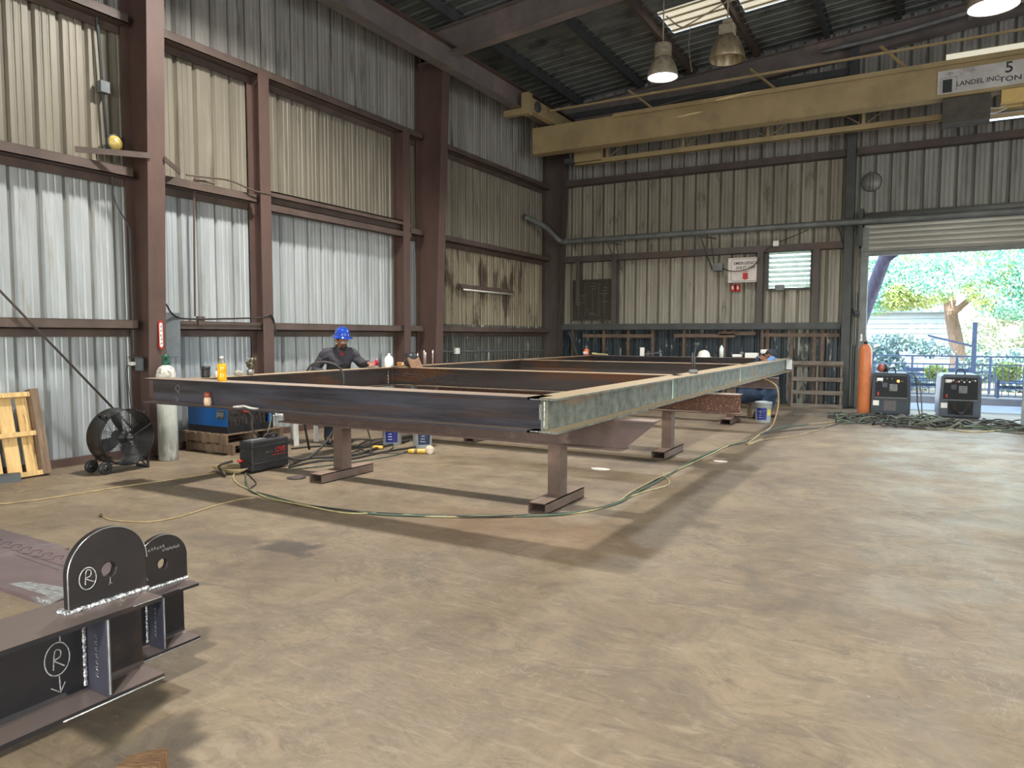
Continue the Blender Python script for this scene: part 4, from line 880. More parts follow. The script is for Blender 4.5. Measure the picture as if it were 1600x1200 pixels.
# last bay
t = thing('strip_lamp', 'dead brown strip lamp fixed to the stained wall left of the corner column', 'lamp', (-8.88, 14.5, 2.66))
MB().prism([(-0.06, -0.03), (0.06, -0.03), (0.06, 0.0), (0.0, 0.075), (-0.06, 0.075)], -1.15, 1.15, 'y').build('housing', M_gr, t)
MB().tube([(0.05, -1.1, -0.045), (0.05, 1.1, -0.045)], 0.02, 8).build('tube', M_wht, t)
MB().tube([(0, -1.05, -0.03), (-0.02, -1.08, -0.2), (-0.01, -1.06, -0.9)], 0.008, 5).build('lead', M_cabk, t)
o = MB().tube([(-8.90, 12.3, 1.26), (-8.90, 17.4, 1.20)], 0.018, 6).tube([(-8.90, 13.05, 1.75), (-8.90, 13.1, 1.3)], 0.014, 6).build('wall_conduit', M_gd); tag(o, 'thin conduit running along the sooty wall in the last bay', 'conduit')
o = bevel(MB().cbox((-8.88, 13.2, 1.26), (0.08, 0.14, 0.13)).build('outlet_box', M_wht), 0.01); tag(o, 'small whitish outlet box on the sooty wall in the last bay', 'outlet')

# ================================================================= PROPS: BACK WALL
t = thing('duct_pipe', 'long grey pipe running along the back wall and bending up at the corner column', 'pipe', (0, 0, 0))
MB().tube([(-8.88, 16.3, 4.62), (-8.62, 16.95, 4.42), (-8.42, 17.35, 4.12), (-8.2, 17.39, 4.07), (-7.6, 17.39, 4.07), (1.0, 17.39, 4.07), (7.0, 17.39, 4.07)], 0.068, 14, smoothpath=5).build('pipe', M_gd, t)
for x in (-6.9, -4.5, -1.46):
    MB().bar((x - 0.22, 17.39, 3.98), (x + 0.1, 17.75, 3.95), 0.03).bar((x - 0.2, 17.5, 3.97), (x + 0.02, 17.8, 3.2), 0.02).bar((x + 0.05, 17.45, 3.98), (x + 0.05, 17.82, 3.3), 0.02).build('bracket', M_dk, t)
M_plate = pm('dark_scratched_plate', (56, 52, 44), (44, 42, 36), 4, rough=0.6, c3=(74, 70, 58), s3=6, stretch=(3, 1, 0.5))
t = thing('tool_board', 'dark scratched plate board with faint white marks hanging beside the corner column', 'board', (0, 17.72, 0))
MB().box(-8.18, -7.02, 0.0, 0.02, 2.02, 3.08).build('plate', M_plate, t); MB().box(-8.2, -7.0, -0.05, 0.02, 2.0, 2.02).build('ledge', M_dk, t)
mb = MB(); rnd = random.Random(5)
for x, z, L_ in ((-7.55, 2.98, 0.07), (-7.6, 2.90, 0.16), (-7.56, 2.84, 0.09), (-7.25, 2.86, 0.09), (-7.26, 2.78, 0.12), (-7.27, 2.70, 0.2), (-7.88, 2.66, 0.12), (-7.88, 2.48, 0.13), (-7.25, 2.5, 0.18), (-7.62, 2.2, 0.12), (-7.6, 2.16, 0.18), (-7.75, 2.3, 0.05)): mb.box(x - L_ / 2, x + L_ / 2, -0.003, 0.0, z - 0.006, z + 0.006)
for x, z0, z1 in ((-7.60, 2.25, 2.85), (-7.26, 2.1, 2.72), (-7.8, 2.1, 3.0), (-8.0, 2.1, 2.9), (-7.42, 2.1, 3.0)): mb.box(x - 0.003, x + 0.003, -0.002, 0.0, z0, z1)
mb.build('chalk_mark', pm('faint_chalk', (128, 122, 106), (96, 92, 80), 40, rough=0.9), t)
# emergency sign
M_signw = pm('dirty_white_sign', (222, 214, 206), (198, 190, 184), 3, rough=0.55)
t = thing('emergency_sign', 'white emergency shut off sign with a red down arrow on the back wall', 'sign', (-3.70, 17.66, 3.16))
MB().box(-0.37, 0.37, 0, 0.006, -0.29, 0.29).build('panel', M_signw, t)
def rrect(hx, hz, r_, k=5): return [(sx * (hx - r_) + r_ * math.cos(a + i * math.pi / 2 / k), sz * (hz - r_) + r_ * math.sin(a + i * math.pi / 2 / k)) for sx, sz, a in ((1, 1, 0), (-1, 1, math.pi / 2), (-1, -1, math.pi), (1, -1, 1.5 * math.pi)) for i in range(k + 1)]
q_ = rrect(0.32, 0.26, 0.07); MB().tube([(a + 0.02, -0.002, b_) for a, b_ in q_ + q_[:1]], 0.004, 4).build('border', M_ink, t)
M_rs = pm('sign_red', (176, 36, 44), None, rough=0.5)
text('lettering', 'EMERGENCY', 0.098, M_ink, t, (0.03, -0.003, 0.155), (R(90), 0, 0), 0.001)
text('lettering', 'SHUT OFF', 0.098, M_ink, t, (0.03, -0.003, 0.05), (R(90), 0, 0), 0.001)
text('lettering', 'GAS', 0.05, M_rs, t, (0.03, -0.003, -0.035), (R(90), 0, 0), 0.001)
MB().prism([(-0.03, -0.07), (0.09, -0.07), (0.09, -0.19), (0.13, -0.19), (0.03, -0.235), (-0.07, -0.19), (-0.03, -0.19)], -0.003, 0.0, 'y').build('arrow', M_rs, t)
for k, x in enumerate((-3.99, -3.87)):
    t = thing('alarm_box', ('left' if k == 0 else 'right') + ' one of the two small red boxes under the emergency sign', 'box', (x, 17.845, 2.75))
    MB().bbox((0, 0, 0), (0.10, 0.08, 0.17), 0.008).build('case', M_rp, t); MB().box(-0.018, 0.018, -0.045, -0.038, -0.03, 0.05).build('switch', M_wht, t)
o = bevel(MB().cbox((-4.33, 17.72, 3.26), (0.24, 0.12, 0.19)).build('electrical_box', M_gd), 0.008); tag(o, 'small grey-brown electrical box left of the emergency sign', 'box')
o = MB().tube([(-4.2, 17.66, 3.22), (-4.0, 17.6, 3.14), (-3.75, 17.6, 3.14), (-3.5, 17.6, 3.22), (-3.34, 17.6, 3.42)], 0.012, 6, smoothpath=6).build('loose_cable', M_cabk); tag(o, 'black cable hanging in front of the emergency sign', 'cable')
o = bevel(MB().cbox((-2.99, 17.62, 3.73), (0.13, 0.1, 0.13)).build('sensor_box', M_wht), 0.02); tag(o, 'small white box on the girt above the louvre', 'box')
o = MB().tube([(-3.05, 17.62, 3.68), (-3.2, 17.64, 3.6), (-3.28, 17.66, 3.4)], 0.01, 5, smoothpath=5).tube([(-2.92, 17.62, 3.76), (-2.7, 17.6, 3.84), (-2.3, 17.55, 3.98)], 0.01, 5, smoothpath=5).build('loose_cable', M_cabk); tag(o, 'cable looping out of the white box above the louvre', 'cable')
o = bevel(MB().cbox((-2.9, 17.72, 2.71), (0.2, 0.16, 0.15)).build('speaker_horn', M_gd), 0.03); tag(o, 'grey horn-shaped box at the lower edge of the louvre', 'box')
t = thing('vent_cover', 'round metal patch on the back wall above the roll-up door', 'cover', (-1.07, 17.89, 4.98))
mb = MB(); mb.M = Matrix.Rotation(R(90), 4, 'X'); mb.lathe([(0, 0.008), (0.20, 0.008), (0.20, 0.0)], 26); mb.build('disc', M_backg, t)
mb = MB(); mb.tube([(0.205 * math.cos(a), -0.01, 0.205 * math.sin(a)) for a in [2 * math.pi * i / 26 for i in range(27)]], 0.009, 5, closed=True).box(-0.035, -0.02, -0.014, -0.006, -0.2, 0.24).box(0.03, 0.045, -0.014, -0.006, -0.2, 0.2).build('edge', M_dk, t)
o = MB().bar((-1.30, 17.6, 2.2), (-1.24, 17.45, 2.05), 0.10).bar((-1.27, 17.6, 2.1), (-1.27, 17.6, 2.55), 0.05).build('door_bracket', M_dk); tag(o, 'dark steel bracket on the wall beside the doorway guide rail', 'bracket')
# grey pallet leaning on the back wall
t = thing('wood_pallet', 'grey weathered pallet leaning on the back wall left of the doorway', 'pallet', (-1.98, 17.20, 0.0), rot=(R(-12), 0, R(5)))
for z in (0.0, 0.30, 0.60, 0.965): bevel(MB().box(-0.53, 0.53, -0.018, 0.0, z, z + 0.095).build('deck_board', M_gw, t), 0.003)
for x in (-0.51, 0.0, 0.49): bevel(MB().box(x - 0.022, x + 0.022, 0.0, 0.09, 0.01, 1.05).build('stringer', M_gw, t), 0.003)
for z in (0.02, 0.94): bevel(MB().box(-0.53, 0.53, 0.09, 0.106, z, z + 0.085).build('deck_board', M_gw, t), 0.003)
o = MB().prism([(-0.5, 0), (0.5, 0), (0.5, 0.06), (-0.5, 0.045)], 0, 0.12, 'y').build('floor_board', M_gw); px = spot(1282, 651); o.location = (px[0], px[1], 0); tag(o, 'thin board lying on the floor before the grey pallet', 'board')
# orange cylinder
M_org = pm('orange_cylinder_paint', (200, 120, 72), (182, 104, 62), 4, rough=0.4, c3=(220, 150, 104), s3=7, lo3=0.6, hi3=0.75)
t = thing('gas_cylinder', 'tall orange gas cylinder standing at the left edge of the roll-up doorway', 'cylinder', (-0.98, 16.42, 0))
MB().lathe([(0.0, 0.0), (0.118, 0.0), (0.125, 0.012), (0.125, 1.26), (0.12, 1.33), (0.10, 1.39), (0.065, 1.43), (0.04, 1.44)], 28).build('body', M_org, t)
MB().lathe([(0.036, 1.44), (0.04, 1.49), (0.0, 1.49)], 16).build('collar', M_blk, t); MB().tube([(0, 0, 1.48), (0, 0, 1.58)], 0.015, 8).tube([(-0.09, 0, 1.50), (0.03, 0, 1.50)], 0.014, 8).build('valve', M_grind, t)
mb = MB(); mb.M = Matrix.Translation((-0.09, -0.02, 1.52)) @ Matrix.Rotation(R(90), 4, 'X'); mb.lathe([(0, 0), (0.03, 0), (0.03, 0.02), (0, 0.022)], 16); mb.build('gauge', M_wht, t); MB().tube([(-0.09, 0, 1.52), (-0.09, 0, 1.64)], 0.018, 8).build('regulator', M_wht, t)

# ================================================================= WELDING MACHINES IN THE DOORWAY
M_mb = pm('slate_blue_machine_paint', (50, 58, 66), (42, 50, 58), 4, rough=0.55)
M_mb2 = pm('light_slate_machine_paint', (70, 78, 90), (58, 66, 76), 4, rough=0.5)
M_pan = pm('black_control_panel', (20, 23, 25), None, rough=0.7)
M_grey = pm('grey_knob_plate', (130, 132, 130), (90, 92, 92), 30, rough=0.5)
def machine(loc, rz, label, body, busy, wd=0.74, ht=0.86):
    t = thing('welding_machine', label, 'machine', loc, rz); h = wd / 2
    MB().prism([(-h, 0.04), (h, 0.04), (h, 0.35), (h - 0.02, ht - 0.05), (h - 0.07, ht), (-h + 0.07, ht), (-h + 0.02, ht - 0.05), (-h, 0.35)], 0.0, 0.85, 'y').build('cabinet', body, t)
    MB().box(-h + 0.02, h - 0.02, 0.03, 0.8, 0.0, 0.05).build('skid_base', M_blk, t)
    cp = MB().prism([(-h + 0.06, 0.37), (h - 0.06, 0.37), (h - 0.075, ht - 0.06), (-h + 0.075, ht - 0.06)], -0.012, 0.0, 'y').build('control_panel', M_pan, t)
    MB().box(-h + 0.06, h - 0.06, -0.02, 0.0, 0.355, 0.37).build('panel_lip', M_grey, t)
    MB().box(-0.03, 0.11, -0.018, -0.011, 0.50, 0.64).build('data_plate', M_grey, cp); MB().box(-0.16, -0.07, -0.03, -0.011, 0.57, 0.66).build('meter', M_mb2, cp)
    MB().box(-0.26, -0.15, -0.016, -0.011, 0.70, 0.76).build('label_plate', M_wht, cp)
    rnd = random.Random(7 if busy else 2)
    for i in range(12 if busy else 6):
        x = -0.26 + i * (0.045 if busy else 0.09); z = ht - 0.11 - rnd.random() * 0.07
        mb = MB(); mb.M = Matrix.Translation((x, -0.012, z)) @ Matrix.Rotation(R(90), 4, 'X'); mb.lathe([(0, 0.02), (0.014, 0.02), (0.017, 0.0)], 12)
        mb.build('knob', (M_wht if busy and i % 2 else M_grey) if i != 4 else M_rp, cp)
    MB().bbox((-0.23, -0.01, 0.44), (0.03, 0.03, 0.07), 0.004).build('breaker', M_rp, t)
    MB().box(-h + 0.03, -h + 0.14, -0.006, 0.0, 0.20, 0.30).build('warning_label', M_wht, t)
    text('lettering', 'Welder', 0.035, M_wht, cp, (0, -0.0135, 0.43), (R(90), 0, 0), 0.001) if False else None
    MB().tube([(-0.07, 0.1, ht - 0.01), (-0.07, 0.1, ht + 0.06), (0.0, 0.1, ht + 0.1), (0.07, 0.1, ht + 0.06), (0.07, 0.1, ht - 0.01)], 0.013, 8, smoothpath=4).build('lifting_handle', M_blk, t)
    return t
t = machine((-0.49, 16.35, 0), R(4), 'dark blue-grey welding machine beside the orange cylinder in the doorway', M_mb, False, 0.70)
MB().box(-0.12, 0.10, -0.004, 0.0, 0.10, 0.30).build('smudged_decal', M_grey and pm('smudged_decal', (74, 74, 78), (92, 86, 86), 20, rough=0.6), t)
mb = MB(); mb.M = Matrix.Translation((0.12, -0.02, 0.70)) @ Matrix.Rotation(R(90), 4, 'X'); mb.lathe([(0, 0.02), (0.025, 0.02), (0.03, 0.0)], 14); mb.build('pilot_lamp', pm('amber_pilot_light', (255, 176, 96), None, emit=1.5), t)
t2 = machine((0.70, 16.42, 0), R(4), 'grey welding machine with many knobs and coiled leads, second from the orange cylinder', M_mb2, True, 0.70)
MB().box(-0.20, 0.22, -0.006, 0.0, 0.08, 0.34).build('open_bay', M_pan, t2)
mb = MB()
for i in range(5): mb.tube([(-0.16 + 0.02 * i, -0.03 - 0.012 * i, 0.33), (-0.12 + 0.02 * i, -0.05 - 0.01 * i, 0.18 - 0.01 * i), (0.02, -0.06 - 0.01 * i, 0.13 - 0.008 * i), (0.14 - 0.015 * i, -0.05 - 0.01 * i, 0.2 - 0.01 * i), (0.18 - 0.02 * i, -0.03 - 0.01 * i, 0.33)], 0.013, 6, smoothpath=5)
mb.build('coiled_lead', M_cabk, t2)
machine((2.30, 14.55, 0), R(28), 'pale grey machine cut off by the right picture edge beside the cable pile', pm('pale_grey_green_machine', (168, 176, 172), (144, 152, 150), 4, rough=0.4), False, 0.8, 0.95)
o = MB().bar((0, 0, 0), (0, 0, 0), 0.01).build('x', M_wht); bpy.data.objects.remove(o)
t = thing('tape_reel', 'round reel with a red-brown face standing on top of the left welding machine', 'reel', (-0.66, 16.5, 0.865), R(25))
mb = MB(); mb.M = Matrix.Translation((0, 0, 0.09)) @ Matrix.Rotation(R(90), 4, 'Y'); mb.lathe([(0, -0.07), (0.075, -0.07), (0.085, -0.05), (0.085, 0.0)], 22); mb.build('reel_face', pm('red_brown_reel', (176, 98, 84), (150, 84, 72), 9, rough=0.5), t)
mb = MB(); mb.M = Matrix.Translation((0, 0, 0.09)) @ Matrix.Rotation(R(90), 4, 'Y'); mb.lathe([(0.085, 0.0), (0.09, 0.02), (0.09, 0.06), (0.0, 0.065)], 22); mb.build('reel_rim', M_blk, t)

# ================================================================= PROPS: BLUE WELDER, CHAIR, FEEDER
M_blu = pm('bright_blue_machine_paint', (32, 92, 156), (24, 80, 140), 3, rough=0.35)
M_intr = pm('dusty_machine_innards', (70, 62, 58), (34, 32, 32), 26, rough=0.7)
def floor_pallet(loc, L_, W_, label, rz=0.0):
    t = thing('wood_pallet', label, 'pallet', loc, rz)
    for y in (0.0, W_ / 2 - 0.02, W_ - 0.04): bevel(MB().box(0, L_, y, y + 0.045, 0.018, 0.122).build('stringer', M_ow, t), 0.003)
    for i in range(6): x = i * (L_ - 0.11) / 5; bevel(MB().box(x, x + 0.11, 0, W_, 0.122, 0.14).build('deck_board', M_ow, t), 0.002)
    for x in (0, L_ / 2 - 0.05, L_ - 0.11): bevel(MB().box(x, x + 0.11, 0, W_, 0.0, 0.018).build('bottom_board', M_ow, t), 0.002)
floor_pallet((-8.86, 6.42, 0), 0.96, 0.92, 'lower brown pallet of the pair under the blue machine')
floor_pallet((-8.86, 6.36, 0.142), 0.90, 0.98, 'upper brown pallet directly under the blue machine', 0)
t = thing('welder_cabinet', 'blue welding power source on two stacked pallets by the left wall', 'machine', (-8.80, 6.42, 0.284))
MB().box(0, 0.80, 0, 0.78, 0.0, 0.09).build('plinth', M_blk, t)
mb = MB().box(0, 0.80, 0, 0.012, 0.09, 0.62).box(0, 0.012, 0.012, 0.78, 0.09, 0.62).box(0.0, 0.80, 0.768, 0.78, 0.09, 0.62).box(0, 0.80, 0, 0.78, 0.61, 0.62).box(0.788, 0.80, 0.70, 0.78, 0.09, 0.62); mb.build('housing', M_blu, t)
MB().box(0.05, 0.74, 0.03, 0.70, 0.09, 0.45).build('innards', M_intr, t)
sp_ = MB().box(0.60, 0.76, -0.004, 0.0, 0.19, 0.31).build('spec_plate', M_ink, t)
mb = MB(); 
for i in range(4): mb.box(0.61 + 0.035 * i, 0.635 + 0.035 * i, -0.006, -0.004, 0.21 + 0.02 * (i % 2), 0.285)
mb.box(0.60, 0.76, -0.006, -0.004, 0.303, 0.31).box(0.60, 0.604, -0.006, -0.004, 0.19, 0.31).build('spec_print', M_grey, sp_)
mb = MB(); rnd = random.Random(4)
for i in range(10): y = 0.08 + i * 0.06; mb.tube([(0.76, y, 0.2 + rnd.random() * 0.12), (0.80, y + 0.03, 0.26 + rnd.random() * 0.08), (0.79, y + 0.06, 0.18 + rnd.random() * 0.1)], 0.009, 5, smoothpath=4)
mb.build('terminal_cables', M_cabk, t); MB().tube([(0.80, 0.25, 0.30), (0.84, 0.32, 0.26)], 0.018, 8).build('red_lug', M_rp, t)
# feeder suitcase
t = thing('wire_feeder', 'black suitcase wire feeder with red 12VS lettering, standing on the floor by the cables', 'case', (-6.77, 5.96, 0.0), R(3))
bevel(MB().box(-0.11, 0.10, -0.29, 0.29, 0.015, 0.37).build('case_body', M_blk2, t), 0.02, 3)
bevel(MB().box(-0.115, 0.115, -0.295, 0.295, 0.29, 0.31).box(-0.115, 0.115, -0.295, 0.295, 0.10, 0.115).build('case_rib', M_blk2, t), 0.004)
MB().tube([(-0.0, -0.02, 0.37), (0.0, 0.02, 0.41), (0.0, 0.16, 0.41), (0.0, 0.20, 0.37)], 0.014, 8, smoothpath=3).build('handle', M_blk, t)
MB().box(-0.08, 0.06, -0.25, -0.02, 0.37, 0.38).build('top_plate', M_grey, t)
text('lettering', '12VS', 0.085, M_rp, t, (0.1165, 0.12, 0.235), (R(90), 0, R(90)), 0.001, shear=0.25)
MB().box(0.1155, 0.117, 0.0, 0.24, 0.178, 0.184).build('underline', M_rp, t)
mb = MB()
for i in range(5): mb.tube([(0.1165, -0.10 + i * 0.025, 0.22), (0.1165, -0.095 + i * 0.025, 0.235), (0.1165, -0.085 + i * 0.025, 0.222)], 0.002, 4)
mb.build('scuffed_lettering', M_grey, t)
MB().tube([(-0.05, -0.29, 0.14), (-0.05, -0.36, 0.15)], 0.016, 8).build('red_connector', M_rp, t)
# plastic chair
t = thing('plastic_chair', 'white plastic garden chair behind the blue machine, mostly hidden by the frame', 'chair', (-8.05, 7.66, 0), R(96))
MB().bbox((0, 0, 0.42), (0.46, 0.44, 0.03), 0.01).build('seat', M_wht, t)
for x, y in ((-0.22, -0.21), (0.22, -0.21), (-0.2, 0.21), (0.2, 0.21)): MB().prism([(-0.03, 0), (0.03, 0), (0.02, 0.42), (-0.035, 0.42)], -0.02, 0.02, 'y').build('leg', M_wht, t).location = (x, y, 0)
mb = MB()
for i in range(5): mb.bar((-0.16 + i * 0.08, 0.21, 0.44), (-0.17 + i * 0.085, 0.29, 0.84), 0.045, 0.012)
mb.bar((-0.21, 0.29, 0.85), (0.21, 0.29, 0.85), 0.02, 0.06).build('backrest', M_wht, t)
for s_ in (-1, 1): MB().tube([(s_ * 0.23, -0.18, 0.43), (s_ * 0.25, -0.19, 0.62), (s_ * 0.24, 0.1, 0.65), (s_ * 0.22, 0.25, 0.66)], 0.02, 8, smoothpath=4).build('armrest', M_wht, t)
# pails and grinder
M_pail = pm('translucent_white_pail', (170, 176, 176), (150, 156, 156), 5, rough=0.4)
M_lbl = pm('deep_blue_label', (34, 42, 128), (28, 34, 104), 8, rough=0.4)
def pail(loc, label, face, lmat, handle=True, second=None, tint=M_pail):
    t = thing('paint_pail', label, 'pail', loc, face)
    MB().lathe([(0.0, 0.0), (0.128, 0.0), (0.132, 0.01), (0.148, 0.34), (0.156, 0.345), (0.156, 0.375), (0.15, 0.38), (0.143, 0.375), (0.125, 0.02)], 30, cap=False).build('bucket', tint, t)
    n = 12; a0, a1 = R(-90 - 38), R(-90 + 38); mb = MB()
    rr = lambda z: 0.1325 + 0.016 * (z / 0.34)
    V = [(rr(z) * math.cos(a0 + (a1 - a0) * i / n), rr(z) * math.sin(a0 + (a1 - a0) * i / n), z) for z in (0.045, 0.27) for i in range(n + 1)]
    mb.add(V, [(i, i + 1, n + 2 + i, n + 1 + i) for i in range(n)]); lb = mb.build('printed_label', lmat, t)
    mb = MB()
    for k in range(4): a = R(-90 - 24 + k * 3); z = 0.09 + 0.04 * k; mb.tube([(rr(z) * 1.01 * math.cos(a + i * 0.08), rr(z) * 1.01 * math.sin(a + i * 0.08), z) for i in range(7 - k)], 0.0035, 4)
    mb.build('label_print', M_pail, lb)
    if second:
        a0, a1 = R(-90 + 44), R(-90 + 72)
        V = [(rr(z) * math.cos(a0 + (a1 - a0) * i / n), rr(z) * math.sin(a0 + (a1 - a0) * i / n), z) for z in (0.13, 0.25) for i in range(n + 1)]
        MB().add(V, [(i, i + 1, n + 2 + i, n + 1 + i) for i in range(n)]).build('warning_label', second, t)
    if handle: MB().tube([(-0.155, 0, 0.33), (-0.15, -0.08, 0.24), (0, -0.165, 0.20), (0.15, -0.08, 0.26), (0.155, 0, 0.33)], 0.003, 5, smoothpath=6).build('wire_handle', M_grey, t)
pail((-6.72, 8.28, 0), 'white pail with a full deep blue label, left of the pair under the frame', R(35), M_lbl, False)
pail((-6.20, 8.32, 0), 'white pail with a smaller navy label, right of the pair under the frame', R(50), pm('navy_label', (40, 52, 88), (34, 44, 74), 8, rough=0.4), False)
M_wl = pm('yellow_warning_label', (214, 200, 60), (190, 178, 50), 10, rough=0.5)
pail((-2.52, 13.0 + 0.97, 0), 'grey-white paint pail with blue and yellow labels beside the crouching welder', R(-2), M_lbl, True, M_wl)
M_gy = pm('yellow_tool_body', (222, 178, 70), (196, 152, 54), 8, rough=0.4)
px = spot(657, 709)
t = thing('angle_grinder', 'yellow angle grinder lying on the floor in front of the pails', 'tool', (px[0], px[1], 0.035), R(28))
RXx = Matrix.Rotation(R(90), 4, 'Y')
mb = MB(); mb.M = RXx; mb.lathe([(0.0, -0.17), (0.026, -0.165), (0.034, -0.12), (0.03, -0.06), (0.034, 0.05), (0.03, 0.09), (0.0, 0.10)], 16); mb.build('body', M_gy, t)
mb = MB(); mb.M = RXx; mb.lathe([(0.035, -0.08), (0.036, -0.075), (0.036, -0.045), (0.035, -0.04)], 16); mb.build('grip_band', M_ow, t)
mb = MB(); mb.M = Matrix.Translation((0.13, -0.03, 0.022)) @ Matrix.Rotation(R(75), 4, 'X'); mb.lathe([(0.0, -0.012), (0.035, -0.012), (0.06, -0.004), (0.062, 0.004), (0.03, 0.008), (0, 0.014)], 24); mb.build('disc', pm('pale_grinding_disc', (206, 190, 166), (168, 152, 132), 14, rough=0.7), t)
mb = MB(); mb.M = RXx; mb.lathe([(0, 0.08), (0.03, 0.09), (0.034, 0.13), (0.02, 0.15), (0, 0.152)], 16); mb.build('gear_head', M_grey, t)
MB().tube([(-0.16, 0, 0), (-0.26, 0.01, -0.02), (-0.40, -0.03, -0.026), (-0.6, 0.02, -0.028), (-0.9, 0.1, -0.028)], 0.006, 6, smoothpath=5).build('cord', M_cabk, t)
px = spot(590, 702)
o = MB().lathe([(0, -0.07), (0.02, -0.07), (0.028, -0.03), (0.026, 0.05), (0.018, 0.08), (0, 0.08)], 14).build('cord_connector', M_gy); o.location = (px[0], px[1], 0.028); o.rotation_euler = (0, R(90), R(20)); tag(o, 'yellow plug connector lying among the black cables by the worker', 'plug')
px = spot(463, 747)
o = MB().lathe([(0, 0), (0.10, 0), (0.105, 0.008), (0.06, 0.02), (0.03, 0.026), (0, 0.026)], 22).build('worn_disc', pm('worn_brown_disc', (84, 70, 62), (64, 54, 48), 9, rough=0.7)); o.location = (px[0], px[1], 0); tag(o, 'worn dark disc on the floor left of the near trestle foot', 'disc')
for x_, y_, s_, lab in ((938, 733, 0.12, 'white round paper scrap on the floor behind the near trestle foot'), (1126, 721, 0.09, 'small white paper scrap on the floor right of the cable bundle')):
    px = spot(x_, y_); o = MB().prism([(s_ * math.cos(2 * math.pi * i / 9) * (1 + 0.1 * math.sin(i * 2)), s_ * 0.7 * math.sin(2 * math.pi * i / 9)) for i in range(9)], 0.001, 0.003, 'z').build('paper_scrap', M_wht); o.location = (px[0], px[1], 0); tag(o, lab, 'scrap')

# ================================================================= THINGS ON THE FRAME
TOP = FT
def put(o, x, y, z, label, cat, rz=0):
    o.location = (x, y, z); o.rotation_euler = (0, 0, rz); tag(o, label, cat); return o
t = thing('travel_mug', 'black cylindrical tin on the far beam, left of the small white bottle', 'mug', (-6.87, 5.25, TOP))
MB().lathe([(0, 0), (0.043, 0), (0.045, 0.01), (0.046, 0.115), (0.04, 0.12), (0, 0.12)], 22).build('body', M_blk, t); MB().lathe([(0.047, 0.095), (0.049, 0.1), (0.049, 0.125), (0, 0.128)], 22).build('lid', M_blk2, t)
t = thing('small_bottle', 'small white bottle with a pointed cap beside the black tin', 'bottle', (-6.87, 5.40, TOP))
MB().lathe([(0, 0), (0.03, 0), (0.032, 0.01), (0.032, 0.05), (0.016, 0.07), (0.012, 0.075)], 18).build('body', M_wht, t); MB().lathe([(0.014, 0.072), (0.012, 0.09), (0.004, 0.105), (0, 0.106)], 14).build('cap', M_gbox, t)
M_juice = pm('orange_juice', (246, 184, 34), (236, 168, 24), 6, rough=0.15); M_juice.node_tree.nodes['Principled BSDF'].inputs['Emission Strength'].default_value = 0
t = thing('juice_bottle', 'clear bottle of orange juice standing on the near beam of the frame', 'bottle', (-6.22, 4.945, TOP))
MB().lathe([(0, 0), (0.042, 0), (0.046, 0.01), (0.046, 0.07), (0.043, 0.08), (0.046, 0.09), (0.046, 0.155), (0.04, 0.175), (0.0, 0.178)], 24).build('juice', M_juice, t)
M_clear = pm('clear_bottle_plastic', (226, 232, 232), None, rough=0.1, trans=0.8); MB().lathe([(0.040, 0.176), (0.026, 0.205), (0.018, 0.222), (0.016, 0.235)], 20, cap=False).build('neck', M_clear, t); MB().lathe([(0.019, 0.232), (0.019, 0.25), (0, 0.252)], 16).build('cap', M_wht, t)
t = thing('spice_bottle', 'small red-brown and cream bottle on the lower flange of the near beam', 'bottle', (-6.36, 4.872, FT - FD + 0.016))
MB().lathe([(0, 0), (0.030, 0), (0.036, 0.02), (0.038, 0.05), (0.034, 0.078), (0.03, 0.086)], 20).build('base', pm('cream_bottle_base', (226, 200, 172), (206, 168, 136), 14, rough=0.5), t)
MB().lathe([(0.03, 0.086), (0.032, 0.1), (0.03, 0.125), (0.02, 0.14), (0, 0.142)], 20).build('top', pm('red_brown_bottle_top', (160, 72, 50), (130, 52, 38), 14, rough=0.5), t)
# bunch of fittings in a tin
t = thing('fitting_cluster', 'tin bristling with round brass and steel fittings on the far beam behind the juice bottle', 'fittings', (-6.87, 5.86, TOP))
MB().lathe([(0, 0), (0.04, 0), (0.045, 0.06), (0.04, 0.065)], 20).build('tin', M_grind, t)
rnd = random.Random(11)
M_grey0 = pm('dull_nickel', (150, 148, 140), None, rough=0.4, metal=0.5)
M_brass = pm('dull_brass', (104, 94, 66), (66, 62, 48), 18, rough=0.4, metal=0.5)
for i in range(16):
    a = rnd.uniform(0, 6.28); q = rnd.uniform(0.0, 0.07); z = rnd.uniform(0.09, 0.19); c = (q * math.cos(a), q * math.sin(a), z)
    mb = MB(); mb.tube([(0.3 * c[0], 0.3 * c[1], 0.05), c], 0.006, 5); mb.M = Matrix.Translation(c) @ Euler((rnd.uniform(0.6, 1.8), 0, rnd.uniform(-0.6, 1.4))).to_matrix().to_4x4(); mb.lathe([(0.008, -0.01), (0.018, -0.01), (0.02, 0.0), (0.018, 0.01), (0.008, 0.01)], 10); mb.build('fitting', M_brass if i % 4 else M_grey0, t)
o = MB().lathe([(0, 0), (0.05, 0), (0.055, 0.02), (0.045, 0.05), (0.02, 0.062), (0, 0.064)], 16).build('rag_ball', pm('crumpled_pale_rag', (176, 170, 156), (140, 132, 118), 20, rough=0.9, bump=0.6)); put(o, -6.88, 5.70, TOP, 'crumpled pale rag on the far beam left of the fittings', 'rag')
